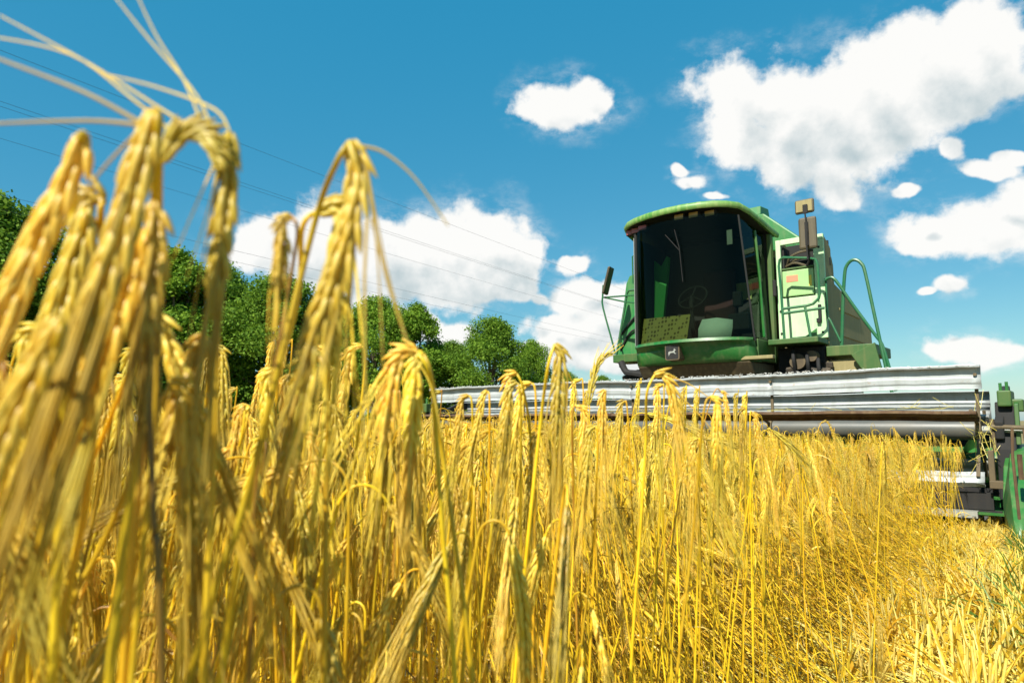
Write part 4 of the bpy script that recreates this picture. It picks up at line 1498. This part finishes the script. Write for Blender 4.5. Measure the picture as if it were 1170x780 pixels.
def field_points():
    rng = RNG
    P = []
    for (y0, y1, dens) in ((.25, 1.2, 520), (1.2, 2.5, 430), (2.5, 4.5, 340), (4.5, 8, 230), (8, 14, 90), (14, 26, 28), (26, 42, 10)):
        xl, xr = -.95 * y1 - .3, edge_x(np.linspace(y0, y1, 20)).max()
        n = int((xr - xl) * (y1 - y0) * dens)
        x = rng.uniform(xl, xr, n)
        y = rng.uniform(y0, y1, n)
        lx, ly = to_local(x, y)
        ok = (x < edge_x(y) + rng.normal(size=n) * .08) & (np.abs(x) < .9 * y + .35)
        # nothing grows where the header already stands or has passed
        ok &= ~((ly > -.30) & (np.abs(lx) < 3.55))
        ok &= ~((ly > -.2) & (lx > 3.0))
        P.append(np.stack([x[ok], y[ok]], 1))
    return np.concatenate(P)


def build_field(n_single):
    rng = RNG
    P = field_points()
    x, y = P[:, 0], P[:, 1]
    n = len(P)
    d = np.hypot(x, y)
    e = edge_x(y) - x                                        # distance from the edge of the crop
    # keep a clear pocket round the camera
    keep = (d > .48) & ~((d < .9) & (x > -.02))
    x, y, d, e = x[keep], y[keep], d[keep], e[keep]
    n = len(x)
    wave = .035 * np.sin(x * .9 + y * .4) + .03 * np.sin(x * .31 - y * .52 + 1.0)
    hgt = rng.normal(.955, .04, n) + wave * .6
    hgt += np.where(rng.random(n) < .05, rng.uniform(.02, .10, n), 0)
    hgt -= np.where(rng.random(n) < .35, rng.uniform(.0, .22, n), 0)        # shorter tillers fill the mass below
    hgt *= 1 - .07 * np.clip((x - .3) / 1.5, 0, 1)
    hgt = np.where(d < 1.2, np.minimum(hgt, .97 + .05 * rng.random(n)), hgt)
    # lodging near the cut edge
    lg = np.clip(1.15 - e / 1.1, 0, 1) * (rng.random(n) < .85) * np.clip((y - .7) / 1.2, 0, 1) * np.clip(1.25 - (y - 2.6) / 2.6, .12, 1)
    k = rng.uniform(.25, 1.9, n) * lg
    lx = rng.normal(0, .055, n) - .75 * k + .16 * np.clip(1 - d / 1.6, 0, 1)
    ly = rng.normal(0, .055, n) + .55 * k
    # a swathe beside the cut lies flat, combed one way
    m = 620
    y_ = rng.uniform(1.5, 4.6, m)
    x_ = edge_x(y_) + rng.uniform(-.75, .30, m)
    k_ = rng.uniform(1.0, 2.3, m)
    x, y = np.r_[x, x_], np.r_[y, y_]
    d, e = np.hypot(x, y), edge_x(y) - x
    hgt = np.r_[hgt, rng.uniform(.85, 1.0, m)]
    lx = np.r_[lx, -.80 * k_ + rng.normal(0, .12, m)]
    ly = np.r_[ly, .50 * k_ + rng.normal(0, .12, m)]
    n = len(x)
    yaw = rng.uniform(0, 2 * np.pi, n)
    idx = rng.integers(0, len(PROTO), n)
    rots = np.array([lean_euler(a, b, c) for a, b, c in zip(lx, ly, yaw)])
    pts = np.stack([x, y, np.zeros(n)], 1)
    lod = np.where(d < 2.4, idx, np.where(d < 7.0, len(PROTO) + idx % len(MIDS), len(PROTO) + len(MIDS) + idx % len(FARS)))
    # the nearest plants inside the picture become things of their own
    inview = (np.abs(x) < .76 * y + .02)
    order = np.argsort(np.where(inview, d, 1e9))
    single = set(order[:n_single].tolist())
    rest = np.array([i for i in range(n) if i not in single])
    scatter("barley_crop", pts[rest], rots[rest], np.repeat(hgt[rest][:, None], 3, 1), lod[rest], [q["joined"] for q in PROTO] + MIDS + FARS,
            "dense ripe golden barley crop filling the field in front of the combine", "barley crop")
    for i in order[:n_single]:
        q = PROTO[idx[i]]
        root = bpy.data.objects.new("barley_stalk", q["stem"])
        COL.objects.link(root)
        root.location = pts[i]
        root.rotation_euler = rots[i]
        root.scale = (hgt[i],) * 3
        tag(root, NEAR_LABEL, "barley stalk", "barley stalks crowded in the near crop")
        for nm in ("ear", "beard"):
            o = bpy.data.objects.new(nm, q[nm])
            COL.objects.link(o)
            o.parent = root
        for lf in q["leaf"]:
            o = bpy.data.objects.new("leaf", lf)
            COL.objects.link(o)
            o.parent = root


# ------------------------------------------------------------------ the big ears close to the camera
def V3(p):
    return np.array(at(*p))


def hero(label, d, stem, ear, awn=.10, size=1.0, extra=(), seed=0, nodes=14, base=None, leaves=(), splay=.08, prob=.34, awr=1.55, sback=.03, stem_mat="stem", group="large barley stalks close to the camera"):
    """stem, ear: photo points (x, y[, depth]) from the ground upward, then along the ear"""
    rng = np.random.default_rng(500 + seed)

    def pts(L):
        return [V3((p[0], p[1], p[2] if len(p) > 2 else d)) for p in L]
    S, Ev = pts(stem), pts(ear)
    for i_ in range(len(S) - 1):
        S[i_] = V3((stem[i_][0], stem[i_][1], (stem[i_][2] if len(stem[i_]) > 2 else d) + sback))
    # carry the stem on down to the ground
    dirv = S[0] - S[1]
    dirv = dirv / abs(dirv[2])
    S0 = S[0]
    lat = np.array([dirv[0] * .8, dirv[1] * .8 + rng.uniform(-.01, .03), 0])
    g = S0 + lat * S0[2]
    g[2] = 0
    allp = [Vector(g), Vector(g * .45 + S0 * .55)] + [Vector(p) for p in S] + [Vector(Ev[0])]
    Sp = np.array(catmull(allp, 8))
    Ep = np.array(catmull([Vector(p) for p in Ev], 6))
    loc = g.copy()
    st = stem_mesh(Sp - loc, size * 1.05, 7)
    e, b = make_ear(rng, Ep - loc, awn=awn, nodes=nodes, size=size, splay=splay, droop=.25, prob=prob, follow=1.35, first=3, awr=awr, flatref=np.array([0.15, 1.0, 0.05]))
    ex = []
    for L in extra:
        q = np.array(catmull([Vector(p) for p in pts(L)], 5)) - loc
        ex.append(np_tube(q, np.linspace(.00062, .00028, len(q)) * size, 4))
    if ex:
        b = join(([b] if b else []) + ex)
    root = bpy.data.objects.new("barley_stalk", raw_mesh("barley_stalk", *st, [M[stem_mat]]))
    COL.objects.link(root)
    root.location = loc
    tag(root, label, "barley stalk", group)
    for nm, g_ in (("ear", e), ("beard", b)):
        o = bpy.data.objects.new(nm, raw_mesh(nm, *g_, [M[nm]]))
        COL.objects.link(o)
        o.parent = root
    for (p0, dv, ln, wd, mt) in leaves:
        p = V3((p0[0], p0[1], p0[2] if len(p0) > 2 else d)) - loc
        o = bpy.data.objects.new("leaf", raw_mesh("leaf", *make_leaf(rng, p, dv, ln, wd, .25), [M[mt]]))
        COL.objects.link(o)
        o.parent = root


HEROES = [
    dict(label="thick blurred barley ear leaning at the left edge of the picture", d=.19, stem=[(60, 780), (78, 400), (85, 230), (90, 165)], ear=[(96, 152), (88, 180), (50, 262), (-8, 385)], size=.95, awn=.12),
    dict(label="tallest thick blurred ear in the left bundle, its blunt tip against blue sky", d=.185, stem=[(125, 780), (160, 480), (172, 300), (180, 160)], ear=[(178, 126), (166, 170), (140, 255), (92, 400)], size=1.0, awn=.12,
         extra=[[(158, 150), (120, 190), (95, 225), (80, 262)], [(160, 140), (95, 105), (0, 68), (-60, 45)], [(160, 143), (100, 138), (0, 141), (-50, 142)]]),
    dict(label="barley ear bent over in a full arch with long awns flying up to the left", d=.20, stem=[(150, 780), (175, 500), (182, 300), (183, 200)], ear=[(185, 185), (200, 160), (225, 152), (244, 168), (252, 185)], size=.72, awn=.05, nodes=13, prob=0,
         extra=[[(235, 155), (212, 95), (178, 40), (150, -20)], [(205, 158), (150, 112), (80, 62), (-20, 40)], [(225, 150), (180, 122), (100, 72), (0, 18)], [(246, 160), (225, 110), (170, 45), (130, -5)], [(262, 150), (245, 125), (180, 100), (120, 85)], [(248, 180), (228, 225), (200, 290), (188, 315)], [(250, 190), (235, 250), (212, 320)]]),
    dict(label="slim upright blurred ear with a pointed brown tip and two broad pale awns beside it", d=.21, stem=[(232, 780), (245, 500), (250, 330), (256, 190)], ear=[(262, 152), (262, 190), (254, 270), (242, 360)], size=.8, awn=.11,
         extra=[[(252, 190), (240, 250), (222, 350), (205, 460)], [(256, 200), (248, 280), (232, 400)]]),
    dict(label="big hooked barley ear hanging from a smooth bent stem in front of the white cloud", d=.225, stem=[(215, 780), (272, 600), (318, 420), (362, 245), (385, 185)], ear=[(400, 162), (408, 185), (404, 235), (385, 310), (350, 410)], size=.95, awn=.10,
         extra=[[(413, 167), (440, 175), (475, 205), (512, 258)], [(414, 175), (424, 230), (432, 300), (438, 420)], [(416, 170), (428, 240), (445, 320), (470, 405)], [(425, 250), (445, 330), (482, 440)]]),
    dict(label="smaller ear hanging just behind the big hooked ear on a thin sideways neck", d=.26, stem=[(250, 780), (300, 500), (340, 340), (345, 262)], ear=[(362, 242), (382, 236), (388, 262), (384, 330), (378, 400)], size=.95, awn=.11),
    dict(label="bare bent stem with a short dark neck beside the big hooked ear", d=.24, stem_mat="brown_stem", stem=[(285, 760), (292, 560), (318, 400), (335, 300), (340, 262)], ear=[(332, 246), (324, 250), (322, 280), (318, 330)], size=.6, awn=.05, nodes=9),
    dict(label="cluster ear with fanned awns hanging below the pale awn strips", d=.36, stem=[(520, 780), (505, 600), (497, 480), (490, 425)], ear=[(476, 402), (462, 402), (448, 430), (440, 500)], size=1.0, awn=.10, extra=[[(470, 405), (440, 425), (420, 470)], [(472, 405), (492, 440), (505, 500)]]),
    dict(label="plump ear hanging straight down right of the fanned cluster ear", d=.38, stem=[(540, 780), (520, 620), (503, 500), (493, 430)], ear=[(484, 404), (476, 412), (472, 450), (470, 515)], size=1.05, awn=.11),
    dict(label="pale upright ear overlapping the far end of the header left of the tallest middle ear", d=.62, stem=[(600, 780), (607, 600), (606, 500), (598, 445)], ear=[(590, 426), (582, 430), (578, 465), (575, 512)], size=1.05, awn=.11, nodes=12),
    dict(label="tall bright ear standing out before the gap between trees and cab", d=.52, stem=[(588, 780), (605, 600), (618, 480), (626, 420)], ear=[(634, 393), (640, 402), (638, 440), (634, 500)], size=1.1, awn=.11, extra=[[(640, 405), (655, 440), (668, 480)]]),
    dict(label="hook shaped ear curling over to the right just left of the cab", d=.80, stem=[(640, 780), (655, 600), (663, 520), (668, 480)], ear=[(672, 462), (676, 440), (682, 418), (692, 406), (700, 405)], size=.95, awn=.03, nodes=12, prob=.2),
    dict(label="ear drooping to the right on an arched neck below the cab badge", d=.66, stem=[(720, 780), (732, 600), (738, 500), (739, 450)], ear=[(748, 428), (758, 428), (768, 448), (776, 492)], size=1.1, awn=.11, extra=[[(757, 428), (790, 440), (830, 470)], [(765, 440), (800, 475), (820, 500)]]),
    dict(label="small hooked ear arching before the dark reel tube", d=2.6, stem=[(930, 700), (936, 580), (934, 520), (934, 495)], ear=[(938, 483), (945, 482), (952, 496), (956, 520)], size=1.1, awn=.10),
    dict(label="small nodding ear before the dark gap at the near end of the reel tube", d=3.0, stem=[(1015, 700), (1014, 600), (1012, 540), (1014, 512)], ear=[(1018, 504), (1026, 503), (1034, 514), (1038, 535)], size=1.1, awn=.10),
    dict(label="lowest left ear of the blurred bundle, half hidden at the picture edge", d=.22, stem=[(20, 780), (60, 560), (85, 380), (95, 270)], ear=[(98, 238), (94, 262), (75, 330), (45, 430)], size=1.05, awn=.11),
    dict(label="blurred ear with a curled top between the two thickest ears of the bundle", d=.23, stem=[(60, 780), (100, 560), (118, 350), (115, 250)], ear=[(118, 232), (108, 225), (98, 245), (92, 300), (80, 370)], size=1.0, awn=.11),
    dict(label="broad blurred ear hanging low inside the left bundle below the tallest ear", d=.20, stem=[(140, 780), (158, 560), (166, 400), (168, 300)], ear=[(165, 262), (155, 290), (130, 370), (95, 480)], size=.98, awn=.12),
    dict(label="dark brown withered stalk standing in the left bundle", d=.20, stem_mat="brown_leaf", sback=0, stem=[(185, 780), (176, 600), (170, 420), (176, 300)], ear=[(176, 230), (178, 260), (172, 330), (165, 390)], size=.8, awn=.07),
    dict(label="blurred ear low between the slim pointed ear and the bent stem", d=.27, stem=[(200, 780), (225, 620), (238, 500), (240, 420)], ear=[(236, 385), (228, 395), (214, 440), (195, 510)], size=1.0, awn=.10),
    dict(label="short ear hanging beneath the big hooked ear", d=.30, stem=[(370, 780), (372, 600), (375, 500), (372, 440)], ear=[(366, 405), (356, 410), (345, 450), (330, 530)], size=1.05, awn=.11),
    dict(label="blurred slanting ear crossing the bottom left corner of the bundle", d=.17, stem=[(-60, 780), (0, 600), (40, 480), (62, 400)], ear=[(72, 365), (60, 385), (25, 450), (-25, 560)], size=.9, awn=.12),
]
for k_, h_ in enumerate(HEROES):
    hero(seed=k_, **h_)

NEAR_LABEL = "slender golden barley stalk with nodding ear crowded among many in the near crop"
frng = np.random.default_rng(77)
N_FILL = 44
for k_ in range(N_FILL):
    u_ = frng.random()
    px = -70 + 480 * u_ ** 1.5
    ty = frng.uniform(340, 500) if px < 190 else frng.uniform(455, 560)
    dd = frng.uniform(.22, .40) if px < 190 else frng.uniform(.42, .85)
    ln = frng.uniform(.15, .60)                       # lean of the stalk to the right, per unit height
    sg = -1 if frng.random() < .75 else 1
    w_ = 7.5 / dd * frng.uniform(.5, 1.2) * .7
    L_ = .062 / dd * FPX
    sl = frng.uniform(.0, .45)
    tx = px + sg * w_
    hero(NEAR_LABEL, dd, stem=[(px - ln * 330, ty + 420), (px - ln * 120, ty + 170), (px - ln * 25, ty + 45)],
         ear=[(px + sg * w_ * .35, ty), (tx, ty + L_ * .05), (tx + sg * L_ * sl * .4, ty + L_ * .45), (tx + sg * L_ * sl, ty + L_)],
         size=frng.uniform(.75, .95), awn=.12, seed=100 + k_, nodes=15, stem_mat="brown_stem" if k_ % 4 == 0 else "stem", group="barley stalks crowded in the near crop")

N_MID = 90
for k_ in range(N_MID):
    if k_ < 44:
        px, ty, dd = frng.uniform(430, 860), frng.uniform(418, 505), frng.uniform(.6, 1.7)
        ty = max(ty, 400 + (px - 430) * .12)
    else:
        px, ty, dd = frng.uniform(-30, 450), frng.uniform(385, 480), frng.uniform(.42, 1.2)
    L_ = frng.uniform(.058, .078) / dd * FPX
    sg = -1 if frng.random() < .65 else 1
    w_ = 9.0 / dd * frng.uniform(.4, 1.3)
    ln = frng.uniform(-.10, .16) * (3 if k_ % 6 == 0 else 1) + max(0, (400 - px) / 1500)
    sl = frng.uniform(-.02, .22)
    tx = px + sg * w_
    hero(NEAR_LABEL, dd, stem=[(px - ln * 300, ty + 360), (px - ln * 110, ty + 150), (px - ln * 20, ty + 13 / dd)],
         ear=[(px + sg * w_ * .4, ty), (tx, ty + L_ * .06), (tx + sg * L_ * sl * .4, ty + L_ * .45), (tx + sg * L_ * sl, ty + L_)],
         size=frng.uniform(.8, 1.0), awn=.12, seed=300 + k_, nodes=14, prob=.45, splay=.06, awr=1.1, sback=.02, stem_mat="brown_stem" if k_ % 9 == 0 else "stem", group="barley stalks crowded in the near crop")

build_field(300 - len(HEROES) - N_FILL - N_MID)


# ------------------------------------------------------------------ stubble, fallen straw and weeds on the cut strip
def stub_proto(seed, kind):
    rng = np.random.default_rng(seed)
    parts, mi = [], []
    if kind == "stub":
        for k in range(rng.integers(5, 9)):
            b = rng.normal(size=2) * .022
            h = rng.uniform(.12, .27)
            l = rng.normal(size=2) * .035
            P = np.array([[b[0], b[1], 0], [b[0] + l[0] * .5, b[1] + l[1] * .5, h * .5], [b[0] + l[0], b[1] + l[1], h]])
            parts.append(np_tube(P, [.0026, .0024, .0023], 5))
            mi.append(np.zeros(len(parts[-1][1])))
            if rng.random() < .75:
                an = rng.uniform(0, 6.28)
                parts.append(make_leaf(rng, P[1], (math.cos(an) * .5, math.sin(an) * .5, 1), rng.uniform(.10, .24), rng.uniform(.006, .013), rng.uniform(0, .25)))
                mi.append(np.ones(len(parts[-1][1])))
    elif kind == "straw":
        for k in range(10):
            b = rng.normal(size=3) * np.array([.06, .06, .012]) + np.array([0, 0, .03])
            an = rng.normal() * .5
            l = rng.uniform(.12, .35)
            dv = np.array([math.cos(an), math.sin(an), rng.uniform(-.05, .25)]) * l
            parts.append(np_tube(np.array([b, b + dv * .5 + [0, 0, .01], b + dv]), [.0016, .0016, .0014], 4))
            mi.append(np.zeros(len(parts[-1][1])))
    else:
        for k in range(12):
            an = rng.uniform(0, 6.28)
            b = rng.normal(size=2) * .02
            parts.append(make_leaf(rng, (b[0], b[1], 0), (math.cos(an) * .35, math.sin(an) * .35, 1), rng.uniform(.10, .26), rng.uniform(.005, .011), rng.uniform(.05, .25)))
            mi.append(np.zeros(len(parts[-1][1])))
    V, F = join(parts)
    ms = [M["weed"]] if kind == "weed" else [M["stub"], M["leaf"]]
    return bpy.data.objects.new(kind, raw_mesh(kind, V, F, ms, np.concatenate(mi)))


def build_strip():
    rng = RNG
    st = [stub_proto(900 + i, "stub") for i in range(6)]
    sw = [stub_proto(930 + i, "straw") for i in range(5)]
    wd = [stub_proto(960 + i, "weed") for i in range(5)]

    def region(n, y0, y1, lo, hi):
        y = rng.uniform(y0, y1, n)
        x = edge_x(y) + rng.uniform(lo, hi, n)
        k = np.abs(x) < .95 * y + .5
        return x[k], y[k]

    def go(name, protos, x, y, lean, s0, s1, label, cat, z=0.0, yaw=None, clump=False):
        if clump:
            j = rng.integers(0, max(1, len(x) // 7), len(x))
            x, y = x[j] + rng.normal(0, .055, len(x)), y[j] + rng.normal(0, .055, len(x))
        n = len(x)
        rots = [lean_euler(*(rng.normal(size=2) * lean), rng.uniform(0, 6.28) if yaw is None else yaw + rng.normal() * .5) for _ in range(n)]
        sc = rng.uniform(s0, s1, n) * np.clip(1.5 - y * .22, .35, 1.2)
        scatter(name, np.stack([x, y, np.full(n, z)], 1), rots, np.repeat(sc[:, None], 3, 1), rng.integers(0, len(protos), n), protos, label, cat)

    x1, y1 = region(2200, 1.2, 6.5, -.05, 3.2)
    go("stubble", st, x1, y1, .15, .8, 1.35, "short sunlit straw stubble on the cut strip at the lower right", "stubble", clump=True)
    x2, y2 = region(2200, 1.2, 6.5, -.8, 2.6)
    go("straw_litter", sw, x2, y2, .12, .8, 1.4, "fallen straw lying between the stubble and the standing barley", "straw", yaw=2.5)
    x3, y3 = np.concatenate([np.stack(region(900, 1.9, 5.2, .40, 1.9), 0), np.stack(region(2200, 4.5, 14, .8, 7.0), 0)], 1)
    lx, ly = to_local(x3, y3)
    k = ~((np.abs(lx) < 3.4) & (ly > -.3))
    go("weeds", wd, x3[k], y3[k], .2, 1.0, 1.9, "green weeds and grass growing beside the cut strip at the right edge", "weeds")


build_strip()
